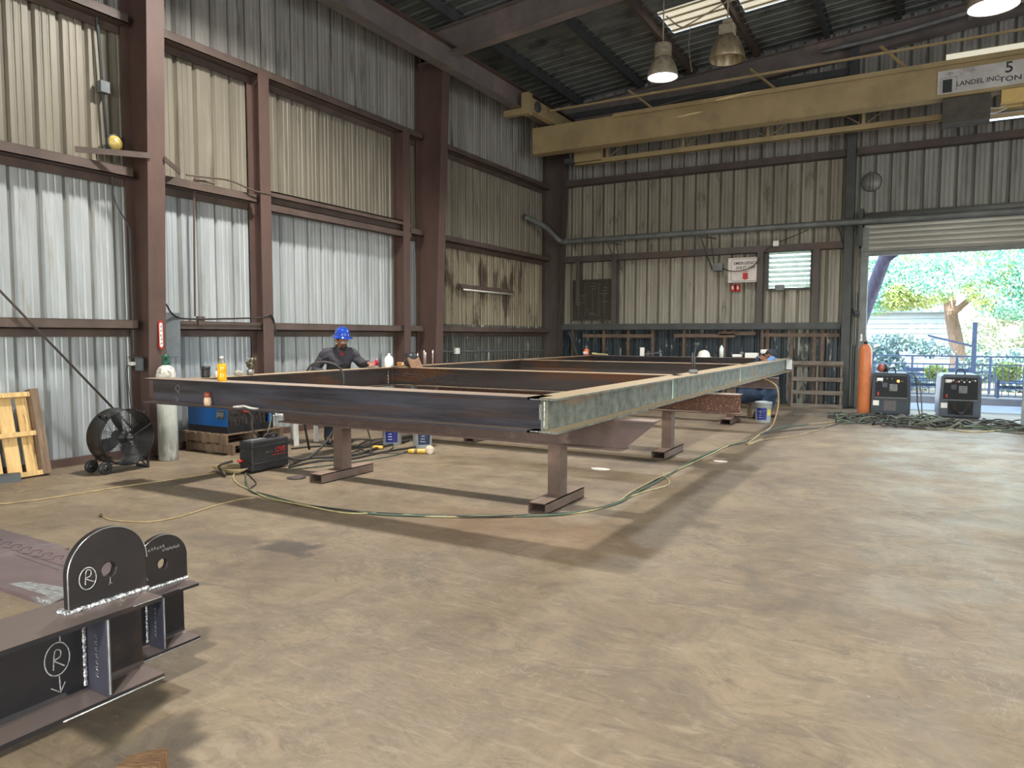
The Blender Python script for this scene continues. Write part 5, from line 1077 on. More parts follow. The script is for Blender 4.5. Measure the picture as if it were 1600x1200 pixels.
# around the cross-beam junction
o = MB().tube([(0, 0, 0), (0, 0, 0.235)], 0.022, 14).build('dark_tube', M_dk); put(o, -6.88, 8.22, TOP, 'upright dark tube on the beam right of the worker', 'tube')
t = thing('plastic_jug', 'bright white plastic jug on the beam between the dark tube and the coil', 'jug', (-6.88, 8.42, TOP))
MB().lathe([(0, 0), (0.06, 0), (0.065, 0.02), (0.065, 0.11), (0.05, 0.15), (0.02, 0.17), (0.018, 0.185), (0, 0.185)], 18).build('body', pm('bright_white_jug', (250, 250, 246), None, rough=0.3), t); MB().lathe([(0.022, 0.18), (0.022, 0.20), (0, 0.20)], 12).build('cap', M_wht, t)
mb = MB()
for i in range(4): mb.tube([(0.06 * math.cos(a), 0.06 * math.sin(a), 0.012 + i * 0.014) for a in [2 * math.pi * k / 16 for k in range(17)]], 0.009, 6, closed=True)
o = mb.build('orange_coil', pm('orange_brown_wire', (196, 138, 70), (150, 100, 52), 20, rough=0.6)); put(o, -6.84, 8.66, TOP, 'small orange-brown coil of wire beside the welding helmet', 'coil')
t = thing('welding_helmet', 'black welding helmet lying on its side at the junction of the beams', 'helmet', (-6.56, 8.52, TOP), R(-30))
hb = skin([(0, 0, 0.09, 0.085, 0.09), (0.05, 0, 0.13, 0.09, 0.10), (-0.08, 0, 0.075, 0.07)], [(0, 1), (0, 2)], 0, 2); bake([hb], 'shell', M_blk, [('REMESH', dict(mode='VOXEL', voxel_size=0.01)), ('SMOOTH', dict(factor=0.5, iterations=3))], t)
MB().prism([(0.07, 0.13), (0.11, 0.15), (0.26, 0.0), (0.21, 0.0)], -0.09, 0.09, 'y').build('chin_guard', pm('worn_brown_leather', (128, 92, 64), (96, 70, 50), 12, rough=0.7), t)
mb = MB(); mb.tube([(-0.14, -0.08, 0.03), (-0.16, 0.0, 0.07), (-0.14, 0.08, 0.03)], 0.008, 6, smoothpath=4); mb.build('headband', M_wht, t); MB().cbox((-0.06, -0.05, 0.19), (0.05, 0.04, 0.03)).build('knob', M_blk2, t)
for i, (x, y, h) in enumerate(((-6.90, 9.15, 0.19), (-6.84, 9.24, 0.235), (-6.90, 9.36, 0.205), (-6.86, 9.50, 0.235))):
    o = MB().tube([(0, 0, 0), (0, 0, h)], 0.012, 12).build('steel_pin', pm('bright_pin_steel', (188, 174, 172), (150, 138, 136), 20, rough=0.3, metal=0.6)); put(o, x, y, TOP, 'upright bright steel pin standing on the beam behind the welding helmet', 'pin'); o['group'] = 'steel pins on the beam'
# far cross beam and right beam
t = thing('spray_bottle', 'orange and white bottle on the far end of the frame, leftmost there', 'bottle', (-7.0, 15.98, TOP))
MB().lathe([(0, 0), (0.06, 0), (0.065, 0.02), (0.06, 0.13), (0.03, 0.16), (0, 0.162)], 18).build('body', pm('orange_bottle', (226, 108, 64), (206, 92, 52), 8, rough=0.4), t); MB().box(-0.055, 0.055, -0.067, -0.05, 0.03, 0.09).build('label_patch', M_wht, t); MB().lathe([(0.025, 0.16), (0.03, 0.18), (0.018, 0.23), (0, 0.235)], 12).build('trigger', M_grey, t)
gv = skin([(0, 0, 0.03, 0.05, 0.025), (0.14, 0.0, 0.025, 0.045, 0.022), (0.24, 0.02, 0.02, 0.02), (0.24, -0.03, 0.02, 0.018), (-0.1, 0, 0.04, 0.055, 0.03)], [(0, 1), (1, 2), (1, 3), (0, 4)], 0, 2)
g_ = bake([gv], 'work_glove', pm('yellow_leather_glove', (198, 190, 138), (150, 142, 100), 14, rough=0.8), [('REMESH', dict(mode='VOXEL', voxel_size=0.006)), ('SMOOTH', dict(factor=0.6, iterations=3))]); put(g_, -6.72, 15.98, TOP, 'pale yellow work glove lying on the far beam beside the orange bottle', 'glove', R(8))
o = MB().bbox((0, 0, 0.10), (0.10, 0.06, 0.20), 0.01).build('white_canister', M_wht); put(o, -5.60, 15.98, TOP, 'small white box standing left of the clamp tools on the far beam', 'box')
t = thing('clamp_tool', 'dark clamp tool with pale jaws lying on the far beam', 'tool', (-5.34, 15.98, TOP), 0.1)
MB().bar((-0.18, 0, 0.05), (0.2, 0, 0.09), 0.04).build('bar', M_dk, t); MB().bar((0.18, 0, 0.0), (0.18, 0, 0.14), 0.035).build('jaw', M_grey, t); MB().bar((-0.1, 0, 0.0), (-0.1, 0, 0.12), 0.03).build('jaw', M_brass, t)
def hard_hat(name, mat, r_=0.13):
    mb = MB(); pr = [(r_ * 1.32, 0.0), (r_ * 1.36, 0.005), (r_ * 1.06, 0.016), (r_, 0.03), (r_ * 0.98, 0.06), (r_ * 0.86, 0.10), (r_ * 0.62, 0.133), (r_ * 0.3, 0.15), (0, 0.154)]
    mb.M = Matrix.Diagonal((0.92, 1.08, 1.0, 1.0)); mb.lathe(pr, 32, cap=False)
    mb.lathe([(r_ * 1.30, 0.0), (r_ * 1.0, 0.012), (r_ * 0.92, 0.03), (r_ * 0.80, 0.09), (r_ * 0.3, 0.14), (0, 0.142)], 32, cap=False)
    for x in (-0.035, 0.0, 0.035): mb.tube([(x, -r_ * 0.88 + abs(x) * 0.4, 0.075), (x, -r_ * 0.6, 0.125), (x, 0, 0.155 - abs(x) * 0.2), (x, r_ * 0.6, 0.125), (x, r_ * 0.88 - abs(x) * 0.4, 0.075)], 0.006, 6, smoothpath=4)
    return mb.build(name, mat)
o = hard_hat('hard_hat', pm('white_hard_hat_shell', (236, 234, 222), (220, 216, 200), 6, rough=0.3, coat=0.3), 0.125); put(o, -4.17, 15.97, TOP, 'white full-brim hard hat resting on the far beam of the frame', 'hard hat', R(80))
t = thing('water_bottle', 'white pointed bottle standing right of the white hard hat', 'bottle', (-3.79, 15.98, TOP))
MB().lathe([(0, 0), (0.045, 0), (0.047, 0.19), (0.035, 0.22), (0.015, 0.25), (0.012, 0.265), (0, 0.266)], 18).build('body', pm('milky_white_bottle', (216, 226, 224), None, rough=0.3), t)
t = thing('pipe_clamp', 'dark upright C-clamp on the right beam of the frame', 'clamp', (-2.475, 8.98, TOP))
MB().lathe([(0, 0), (0.055, 0), (0.06, 0.02), (0.05, 0.045), (0.02, 0.05), (0, 0.05)], 16).build('foot', M_grey, t); MB().tube([(-0.015, 0, 0.04), (-0.012, 0, 0.26)], 0.010, 8).tube([(0.015, 0, 0.04), (0.015, 0, 0.22)], 0.010, 8).build('stem', M_dk, t); MB().tube([(0.0, 0, 0.2), (0.03, 0.02, 0.36)], 0.008, 6).cbox((0.034, 0.02, 0.37), (0.05, 0.03, 0.03)).build('lever', M_dk, t)
t = thing('parts_box', 'white cardboard box on the far beam beside the crouching welder', 'box', (-3.14, 15.95, TOP), 0.05)
MB().bbox((0, 0, 0.055), (0.26, 0.18, 0.11), 0.006).build('carton', M_wht, t)
t = thing('cutting_tool', 'small white and black cutting tool lying left of the white box on the far beam', 'tool', (-3.45, 15.95, TOP), 0.4)
MB().bbox((0, 0, 0.045), (0.20, 0.07, 0.06), 0.01).build('body', M_wht, t); MB().bbox((0.1, 0, 0.10), (0.07, 0.06, 0.06), 0.01).build('head', M_grey, t)
t = thing('power_tool', 'white power tool with a dark handle right of the white box on the far beam', 'tool', (-2.86, 15.97, TOP), -0.2)
MB().bbox((0, 0, 0.14), (0.22, 0.07, 0.09), 0.015).build('body', M_wht, t); MB().bar((-0.05, 0, 0.0), (-0.03, 0, 0.12), 0.045).build('handle', M_blk, t)
o = MB().tube([(0, 0, 0.012), (0.1, 0.02, 0.02), (0.17, -0.015, 0.03), (0.26, 0.0, 0.012), (0.36, -0.005, 0.014)], [0.009, 0.013, 0.01, 0.012, 0.006], 6, smoothpath=4).build('rag_strip', M_wht); put(o, -5.93, 4.84, FT - FD + 0.016, 'twisted white rag strip on the lower flange of the near beam', 'rag', 0.0)

# ================================================================= CABLES ON THE FLOOR
def cable(name, pts, r_, mat, label, z=None, cat='cable', wob=0.0, seed=0, group=None):
    rnd = random.Random(seed); P = []
    for p in pts:
        if len(p) == 2: x, y, _ = spot(*p); P.append((x + rnd.uniform(-wob, wob), y + rnd.uniform(-wob, wob), (z or r_) + rnd.uniform(0, wob * 0.25)))
        else: P.append(p)
    o = MB().tube(P, r_, 7, smoothpath=6).build(name, mat); tag(o, label, cat, group); return o
bund = [(392, 768), (420, 778), (470, 790), (540, 801), (600, 805), (680, 809), (760, 809), (840, 807), (905, 802), (955, 789), (990, 771), (1030, 750), (1068, 730), (1105, 712), (1135, 699), (1165, 690), (1190, 679), (1225, 669), (1262, 664), (1312, 660)]
cable('floor_cable', [(372, 735), (366, 748), (372, 760)] + bund, 0.008, M_caye, 'pale yellow cable of the twisted bundle that sweeps around the frame', wob=0.035, seed=1)
cable('floor_cable', [(378, 738), (384, 752)] + bund, 0.009, M_cagr, 'dark green cable of the twisted bundle that sweeps around the frame', wob=0.035, seed=2)
cable('floor_cable', [(386, 740), (398, 756)] + bund[:-3] + [(1250, 672), (1290, 668), (1330, 655)], 0.0075, M_cabk, 'thin black cable of the twisted bundle that sweeps around the frame', wob=0.04, seed=3)
cable('floor_cable', [(955, 790), (1000, 772), (1040, 760), (1046, 752), (1038, 744), (1036, 740)], 0.007, M_caye, 'short yellow loop bulging from the cable bundle right of the near post', wob=0.01, seed=4)
cable('floor_cable', [(1165, 688), (1168, 696), (1195, 688), (1240, 682), (1280, 672), (1306, 661)], 0.008, M_catn, 'thin pale cable looping from the bundle towards the doorway machines', wob=0.01, seed=5)
cable('air_hose', [(-40, 793), (0, 789), (60, 782), (120, 773), (200, 760), (270, 750), (340, 739)], 0.008, M_catn, 'long tan air hose crossing the floor below the fan to the left edge', cat='hose')
cable('air_hose', [(160, 808), (172, 813), (200, 816), (240, 816), (290, 806), (330, 793), (372, 782), (398, 779)], 0.007, M_catn, 'thin tan air hose with a brass fitting ending left of the frame shadow', cat='hose')
px = spot(160, 808)
o = MB().tube([(0, 0, 0), (0.05, 0, 0)], 0.014, 8).tube([(-0.015, 0, 0), (0, 0, 0)], 0.01, 8).build('hose_fitting', M_brass); o.location = (px[0] - 0.04, px[1] + 0.01, 0.014); o.rotation_euler = (0, 0, R(-30)); tag(o, 'small brass fitting at the loose end of the thin air hose', 'fitting')
mb = MB()
for i in range(5):
    cx, cy, _ = spot(360, 738); mb.tube([(cx + (0.13 + 0.02 * i) * math.cos(a) * 1.2, cy + (0.09 + 0.014 * i) * math.sin(a), 0.012 + 0.012 * i) for a in [2 * math.pi * k / 18 for k in range(19)]], 0.008, 6, closed=True)
o = mb.build('hose_coil', M_catn); tag(o, 'coil of tan and dark leads at the left foot of the black feeder', 'coil')
cable('floor_cable', [(-6.85, 5.56, 0.15), (-6.95, 5.45, 0.10), spot(352, 742, 0.03), spot(345, 738, 0.02)], 0.014, M_cabk, 'dark lead from the red connector of the feeder to the coil')
for i, pts in enumerate(([(452, 728), (480, 718), (520, 716), (560, 712), (600, 700), (640, 690)], [(452, 732), (500, 722), (545, 719), (600, 708), (650, 700)], [(455, 702), (500, 698), (560, 700), (590, 697), (640, 684), (690, 678)], [(540, 712), (560, 705), (600, 690), (615, 700), (590, 710), (560, 700), (575, 690), (600, 686)], [(455, 735), (520, 727), (600, 716), (640, 706)])):
    cable('floor_cable', pts, (0.017, 0.014, 0.013, 0.008, 0.010)[i], (M_cabk, M_cabk, M_cabk, M_cabk, M_cagy)[i], ('thick black lead running right from the feeder behind the trestle post', 'second black lead running beside the thick one from the feeder', 'black lead lying farther back below the worker', 'tangled thin black lead left of the blue-labelled pail', 'grey-green lead in front of the other leads by the trestle')[i], wob=0.02, seed=20 + i)
cable('hanging_cable', [(-7.97, 6.72, 0.56), (-7.85, 6.70, 0.50), (-7.5, 6.4, 0.42), (-7.1, 6.1, 0.40), (-6.85, 5.95, 0.40)], 0.012, M_cabk, 'dark lead from the red lug of the blue machine to the black feeder')
cable('hanging_cable', [(-7.97, 7.02, 0.60), (-7.8, 6.98, 0.50), (-7.4, 6.6, 0.40), (-7.0, 6.2, 0.39), (-6.82, 6.02, 0.40)], 0.011, M_cagy, 'grey lead from the blue machine to the top of the black feeder')
cable('hanging_cable', [(-6.72, 6.25, 0.10), (-6.66, 6.55, 0.06), (-6.58, 6.9, 0.35), (-6.60, 7.12, 0.85), (-6.66, 7.18, 1.12), (-6.80, 7.10, 1.235), (-6.98, 6.98, 1.22), (-7.06, 6.92, 1.05), (-7.1, 6.9, 0.6), (-7.2, 7.1, 0.05)], 0.016, M_cabk, 'thick dark cable arching over the far beam in front of the worker')
cable('hanging_cable', [(-2.40, 13.3, 0.86), (-2.36, 13.2, 0.84), (-2.15, 13.1, 0.72), (-2.12, 13.1, 0.4), (-2.18, 12.9, 0.06), spot(1185, 680, 0.012), spot(1168, 694, 0.012), spot(1190, 686, 0.012)], 0.016, M_catn, 'tan hose hanging from the far right part of the frame in front of the pail', cat='hose')
cable('hanging_cable', [(-6.45, 7.0, 0.9), (-6.48, 7.4, 0.45), (-6.45, 7.5, 0.05), spot(560, 715, 0.012), spot(530, 716, 0.012)], 0.010, M_cabk, 'thin black cable hanging from the frame right of the trestle post')
# cable pile along the doorway: a few long leads in front, the tangle itself uncountable
mb = MB(); rnd = random.Random(8); mats = [M_cabk, M_cagy, M_cagr, M_cabk, M_cabk, M_cagy]
for i in range(64):
    mb.k = i % 6; cx = rnd.uniform(1325, 1600); cy = 655 + (cx - 1325) * 0.055 + rnd.uniform(-4, 8); c = spot(cx, cy); ra, rb = rnd.uniform(0.2, 0.6), rnd.uniform(0.08, 0.25); ph = rnd.uniform(0, 6); ang = rnd.uniform(-0.3, 0.3)
    pts = []
    for k in range(11):
        a = ph + 5.0 * k / 10; ux, uy = ra * math.cos(a), rb * math.sin(a); pts.append((c[0] + ux * math.cos(ang) - uy * math.sin(ang), c[1] + ux * math.sin(ang) + uy * math.cos(ang), 0.012 + rnd.uniform(0, 0.13) * (0.5 + 0.5 * math.sin(k))))
    mb.tube(pts, rnd.choice((0.011, 0.014, 0.017)), 6, smoothpath=4)
o = mb.build('cable_tangle', mats); tag(o, 'tangle of black, green and yellow welding cables on the floor before the doorway machines', 'cables', kind='stuff')
cable('floor_cable', [(1318, 663), (1370, 661), (1430, 664), (1500, 668), (1560, 675), (1610, 680)], 0.012, M_cagy, 'front grey-green lead along the edge of the cable tangle', wob=0.02, seed=31)
cable('floor_cable', [(1480, 672), (1520, 676), (1560, 674), (1590, 670)], 0.011, M_caye, 'bright yellow lead at the front of the cable tangle', wob=0.02, seed=32)
for k, (x0, x1) in enumerate(((1423, 1432), (1430, 1446))):
    cable('hanging_cable', [(-0.18, 16.45, 0.86), (-0.10, 16.42, 0.84), (-0.04 + 0.05 * k, 16.38, 0.62), (-0.02 + 0.07 * k, 16.36, 0.3), (0.03 + 0.05 * k, 16.2, 0.02), spot(x1 + 4, 662, 0.012)], 0.011, (M_cabk, M_cagy)[k], ('black lead hanging down the right side of the dark welding machine', 'grey lead hanging beside the black one between the two machines')[k])
# ================================================================= PEOPLE
M_skin = pm('brown_skin', (150, 104, 80), (136, 92, 70), 12, rough=0.5)
M_hair = pm('black_hair', (24, 20, 18), (34, 29, 26), 30, rough=0.7)
M_jkt = pm('charcoal_work_jacket', (62, 60, 66), (52, 50, 56), 5, rough=0.85, c3=(76, 74, 80), s3=3, bump=0.35, bscale=14)
M_trs = pm('dark_navy_trousers', (36, 42, 56), (30, 34, 46), 6, rough=0.85, bump=0.2, bscale=14)
M_jean = pm('blue_denim', (38, 56, 80), (28, 42, 62), 6, rough=0.85, c3=(66, 92, 118), s3=4, bump=0.3, bscale=16)
M_sht = pm('maroon_shirt', (128, 36, 44), (110, 30, 38), 8, rough=0.8)
M_boot = pm('dark_leather_boot', (48, 40, 36), (38, 32, 30), 10, rough=0.6)
M_hatb = pm('glossy_blue_hard_hat', (30, 64, 160), (26, 58, 146), 4, rough=0.15, coat=0.6)

def head_mesh(parent_inv, c, rot, beard=False):
    """one head: skull, jaw, brow, nose, lips and ears pulled out of a sphere; local -y is the face"""
    bm = bmesh.new(); bmesh.ops.create_icosphere(bm, subdivisions=5, radius=1.0)
    def g(p, q, s): return math.exp(-((p - Vector(q)).length / s) ** 2)
    for v in bm.verts:
        p = v.co.copy(); x, y, z = p
        q = Vector((x * 0.078, y * 0.098, z * 0.118))
        if z < -0.1: k = min(1, (-0.1 - z) / 0.9); q.x *= 1 - 0.32 * k; q.y *= 1 - (0.10 if y < 0 else 0.42) * k
        if y < -0.3: q.y *= 0.96
        n = Vector((0, -1, 0))
        q += n * (0.027 * g(p, (0, -0.98, -0.16), 0.13) + 0.018 * g(p, (0, -0.99, 0.03), 0.12) + 0.012 * g(p, (0.28, -0.9, 0.24), 0.17) + 0.012 * g(p, (-0.28, -0.9, 0.24), 0.17)
                  + 0.011 * g(p, (0, -0.92, -0.42), 0.14) + 0.010 * g(p, (0, -0.86, -0.50), 0.14) + 0.014 * g(p, (0, -0.70, -0.78), 0.24)
                  - 0.010 * g(p, (0.30, -0.93, 0.07), 0.13) - 0.010 * g(p, (-0.30, -0.93, 0.07), 0.13) - 0.006 * g(p, (0, -0.90, -0.46), 0.05)
                  + 0.006 * g(p, (0.45, -0.8, -0.18), 0.2) + 0.006 * g(p, (-0.45, -0.8, -0.18), 0.2))
        for s in (-1, 1):
            e = g(p, (s * 1.0, 0.08, -0.02), 0.17); q += Vector((s * 0.020 * e, 0.012 * e, 0.012 * e * (1 if z > 0 else -1)))
        v.co = q
    me = bpy.data.meshes.new('h'); bm.to_mesh(me); bm.free()
    o = bpy.data.objects.new('h', me); COL.objects.link(o); o.matrix_world = Matrix.Translation(c) @ rot.to_matrix().to_4x4(); return o
def hand_nodes(w, d, up, curl, side, scale=1.0):
    """palm and five curled fingers as one skin graph; w wrist, d direction of the palm, up back of the hand, side +1/-1 thumb side"""
    w, d, up = Vector(w), Vector(d).normalized(), Vector(up).normalized(); s = d.cross(up).normalized() * side
    N = [(*w, 0.024, 0.020), (*(w + d * 0.045), 0.034, 0.016), (*(w + d * 0.085), 0.036, 0.014)]; E_ = [(0, 1), (1, 2)]
    for i, (off, L_) in enumerate(((0.030, 0.070), (0.010, 0.080), (-0.011, 0.074), (-0.030, 0.058))):
        b_ = w + d * 0.088 + s * off * scale; p = b_; dr = d.copy(); prev = 2
        for k, fr_ in enumerate((0.42, 0.32, 0.26)):
            dr = (dr - up * curl * (0.35 + 0.25 * k)).normalized(); p = p + dr * L_ * fr_; N.append((*p, 0.0088 - 0.0008 * k, 0.0088 - 0.0008 * k)); E_.append((prev, len(N) - 1)); prev = len(N) - 1
            if k == 0: pass
    p = w + d * 0.03 + s * 0.03; N.append((*p, 0.013, 0.012)); E_.append((1, len(N) - 1)); prev = len(N) - 1
    for dr, L_ in (((s * 0.8 + d * 0.7 - up * 0.2), 0.032), ((s * 0.35 + d * 0.9 - up * 0.4), 0.028)):
        p = p + dr.normalized() * L_; N.append((*p, 0.0098, 0.0098)); E_.append((prev, len(N) - 1)); prev = len(N) - 1
    return N, E_
def finger_chains(w, d, up, curl, side):
    """separate finger chains rooted in the palm"""
    w, d, up = Vector(w), Vector(d).normalized(), Vector(up).normalized(); s = d.cross(up).normalized() * side; out = []
    out.append(skin([(*w, 0.023, 0.019), (*(w + d * 0.04), 0.034, 0.015), (*(w + d * 0.082), 0.036, 0.013)], [(0, 1), (1, 2)], 0, 2))
    for off, L_, sp in ((0.031, 0.070, 0.10), (0.0105, 0.080, 0.02), (-0.0105, 0.074, -0.04), (-0.031, 0.058, -0.12)):
        p = w + d * 0.070 + s * off * 0.9; ch = [(*p, 0.0092)]; dr = (d + s * sp).normalized()
        p = w + d * 0.092 + s * off; ch.append((*p, 0.0092))
        for k, f_ in enumerate((0.42, 0.32, 0.26)): dr = (dr - up * curl * (0.3 + 0.28 * k)).normalized(); p = p + dr * L_ * f_; ch.append((*p, 0.0088 - 0.0007 * k))
        out.append(skin(ch, [(i, i + 1) for i in range(len(ch) - 1)], 0, 2))
    p = w + d * 0.02 + s * 0.02; ch = [(*p, 0.012)]
    for dr, L_ in ((s * 1.0 + d * 0.6 - up * 0.1, 0.030), (s * 0.5 + d * 0.9 - up * 0.3, 0.032), (s * 0.2 + d * 1.0 - up * 0.5, 0.026)): p = p + dr.normalized() * L_; ch.append((*p, 0.0105))
    out.append(skin(ch, [(0, 1), (1, 2), (2, 3)], 0, 2)); return out

def face_details(par, c, rot, glasses, beard, moustache=True, hair=True):
    Mh = Matrix.Translation(c) @ rot.to_matrix().to_4x4()
    for s in (-1, 1):
        mb = MB(); mb.M = Mh @ Matrix.Translation((s * 0.027, -0.084, 0.008)) ; mb.lathe([(0, -0.0085), (0.006, -0.006), (0.0085, 0), (0.006, 0.006), (0, 0.0085)], 12); mb.build('eye', pm('eye_white', (220, 214, 206), None, rough=0.2), par)
        mb = MB(); mb.M = Mh @ Matrix.Translation((s * 0.027, -0.0925, 0.008)) @ Matrix.Rotation(R(90), 4, 'X'); mb.lathe([(0, -0.001), (0.004, -0.001), (0.004, 0.001), (0, 0.0015)], 10); mb.build('iris', M_hair, par)
        mb = MB(); mb.M = Mh; mb.tube([(s * 0.014, -0.103, 0.026), (s * 0.028, -0.102, 0.033), (s * 0.044, -0.090, 0.028)], [0.003, 0.0042, 0.002], 6, smoothpath=3); mb.build('eyebrow', M_hair, par)
    mb = MB(); mb.M = Mh; mb.tube([(-0.024, -0.093, -0.056), (0, -0.1035, -0.054), (0.024, -0.093, -0.056)], [0.002, 0.0048, 0.002], 6, smoothpath=3).tube([(-0.018, -0.090, -0.062), (0, -0.1005, -0.063), (0.018, -0.090, -0.062)], [0.002, 0.0052, 0.002], 6, smoothpath=3); mb.build('lips', pm('lip_brown', (134, 82, 72), None, rough=0.5), par)
    if beard:
        mb = MB(); mb.M = Mh
        mb.tube([(-0.034, -0.086, -0.064), (-0.026, -0.096, -0.045), (0, -0.1085, -0.040), (0.026, -0.096, -0.045), (0.034, -0.086, -0.064)], [0.006, 0.006, 0.006, 0.006, 0.006], 8, smoothpath=4)
        mb.tube([(-0.036, -0.080, -0.068), (-0.030, -0.078, -0.092), (0, -0.088, -0.104), (0.030, -0.078, -0.092), (0.036, -0.080, -0.068)], [0.008, 0.014, 0.022, 0.014, 0.008], 8, smoothpath=4)
        mb.build('beard', M_hair, par)
    if glasses:
        mb = MB(); mb.M = Mh
        mb.tube([(-0.075, -0.02, 0.014), (-0.068, -0.075, 0.012), (-0.04, -0.105, 0.010), (0, -0.112, 0.014), (0.04, -0.105, 0.010), (0.068, -0.075, 0.012), (0.075, -0.02, 0.014)], 0.0022, 6, smoothpath=4)
        mb.build('glasses_frame', M_blk, par)
        for s in (-1, 1):
            mb = MB(); mb.M = Mh; mb.add([(s * 0.008, -0.111, 0.013), (s * 0.062, -0.088, 0.013), (s * 0.058, -0.086, -0.018), (s * 0.012, -0.107, -0.018)], [(0, 1, 2, 3)]); mb.build('lens', pm('clear_lens', (220, 226, 228), None, rough=0.05, alpha=0.25), par)
    if hair:
        bm = bmesh.new(); bmesh.ops.create_icosphere(bm, subdivisions=4, radius=1.0)
        dl = [v for v in bm.verts if v.co.z < 0.05 - 0.55 * max(0, v.co.y) or (v.co.y < -0.55 and v.co.z < 0.45)]
        for v in bm.verts: v.co = Vector((v.co.x * 0.083, v.co.y * 0.101, v.co.z * 0.123))
        bmesh.ops.delete(bm, geom=dl, context='VERTS'); me = bpy.data.meshes.new('hair'); bm.to_mesh(me); bm.free(); me.transform(Mh); me.materials.append(M_hair)
        for p in me.polygons: p.use_smooth = True
        o = bpy.data.objects.new('hair', me); COL.objects.link(o); o.parent = par
        m_ = o.modifiers.new('thick', 'SOLIDIFY'); m_.thickness = 0.008

def person(loc, rz, label, J, hr, cloth, hat, glasses, beard, shirt=True, hand_dirs=None, bulk=1.0):
    """J: joints in local space (z up, facing -y)"""
    t = thing('person', label, 'person', loc, rz)
    V = lambda k: Vector(J[k])
    hc = V('head'); rot = Euler(hr)
    objs = []
    nodes = [(*J['pelvis'], 0.13, 0.10), (*J['belly'], 0.135, 0.11), (*J['chest'], 0.15, 0.115), (*J['neck0'], 0.07, 0.06), (*J['neck'], 0.055, 0.055), (*(hc + Vector((0, 0.02, -0.05))), 0.052, 0.052)]
    ed = [(0, 1), (1, 2), (2, 3), (3, 4), (4, 5)]
    def chain(keys, rad, frm):
        p = frm
        for k, r_ in zip(keys, rad): nodes.append((*J[k], r_, r_)); ed.append((p, len(nodes) - 1)); p = len(nodes) - 1
    for s in ('L', 'R'):
        chain(['sh' + s, 'el' + s, 'wr' + s], (0.062, 0.042, 0.025), 2)
        chain(['hip' + s, 'kn' + s, 'an' + s, 'toe' + s], (0.088, 0.058, 0.040, 0.035), 0)
    objs.append(skin(nodes, ed, 0, 2)); objs.append(head_mesh(None, hc, rot))
    for s, side in (('L', 1), ('R', -1)):
        w_ = V('wr' + s); d_, u_ = (hand_dirs or {}).get(s, ((w_ - V('el' + s)), Vector((0, 0, 1))))
        objs += finger_chains(w_, d_, u_, 0.9, -side)
    b_ = bake(objs, 'body', M_skin, [('REMESH', dict(mode='VOXEL', voxel_size=0.0055)), ('SMOOTH', dict(factor=0.6, iterations=4))], t)
    # jacket
    jn = [(*(V('pelvis') + Vector((0, 0, 0.02))), 0.165, 0.135), (*J['belly'], 0.17, 0.145), (*J['chest'], 0.185, 0.145), (*(V('neck0') - Vector((0, 0, 0.02))), 0.09, 0.08)]; je = [(0, 1), (1, 2), (2, 3)]
    for s in ('L', 'R'):
        p = 2
        for k, r_ in (('sh' + s, 0.085), ('el' + s, 0.066), ('wr' + s, 0.044)):
            q = V(k) if k[:2] != 'wr' else V('el' + s).lerp(V(k), 0.93)
            jn.append((*q, r_, r_)); je.append((p, len(jn) - 1)); p = len(jn) - 1
    k0 = len(jn)
    for s in ('L', 'R'):
        jn.append((*V('neck0').lerp(V('sh' + s), 0.35), 0.07, 0.07)); jn.append((*V('sh' + s), 0.074, 0.074)); je += [(3, len(jn) - 2), (len(jn) - 2, len(jn) - 1)]
    jk = bake([skin(jn, je, 0, 2)], 'jacket', cloth[0], [('REMESH', dict(mode='VOXEL', voxel_size=0.010)), ('SMOOTH', dict(factor=0.7, iterations=10))], t)
    nn_ = [v.normal.copy() for v in jk.data.vertices]
    for v, n_ in zip(jk.data.vertices, nn_):      # folds of the cloth
        p = v.co; q = Vector((p.x * 9 + p.z * 5, p.y * 9, p.z * 16 - p.x * 7)); v.co = p + n_ * (0.014 * (noise.noise(q) * 0.9) + 0.006 * noise.noise(q * 2.3))
    # trousers
    tnn = [(*J['pelvis'], 0.155, 0.125)]; te = []
    for s in ('L', 'R'):
        p = 0
        for k, r_ in (('hip' + s, 0.112 * bulk), ('kn' + s, 0.082 * bulk), ('an' + s, 0.064 * bulk)): tnn.append((*J[k], r_, r_)); te.append((p, len(tnn) - 1)); p = len(tnn) - 1
    bake([skin(tnn, te, 0, 2)], 'trousers', cloth[1], [('REMESH', dict(mode='VOXEL', voxel_size=0.012)), ('SMOOTH', dict(factor=0.7, iterations=8))], t)
    for s in ('L', 'R'):
        a = V('an' + s); to = V('toe' + s); a0 = Vector((a.x, a.y, 0.05))
        dr = (to - a); dr.z = 0; dr.normalize()
        bake([skin([(*(a0 - dr * 0.05), 0.045, 0.045), (*(a0 + dr * 0.06), 0.05, 0.045), (*(a0 + dr * 0.17), 0.045, 0.035), (*(a0 + Vector((0, 0, 0.1))), 0.055, 0.055)], [(0, 1), (1, 2), (0, 3)], 0, 2)], 'boot', M_boot, [('REMESH', dict(mode='VOXEL', voxel_size=0.008)), ('SMOOTH', dict(factor=0.5, iterations=3))], t)
    # collar and shirt
    n0 = V('neck0'); mb = MB(); ax = (V('neck') - n0).normalized()
    qr = Vector((0, 0, 1)).rotation_difference(ax).to_matrix().to_4x4()
    mb.M = Matrix.Translation(n0 + ax * 0.01) @ qr; mb.lathe([(0.078, -0.02), (0.080, 0.02), (0.072, 0.055), (0.066, 0.055), (0.070, 0.0)], 24, cap=False); mb.build('collar', cloth[0], t)
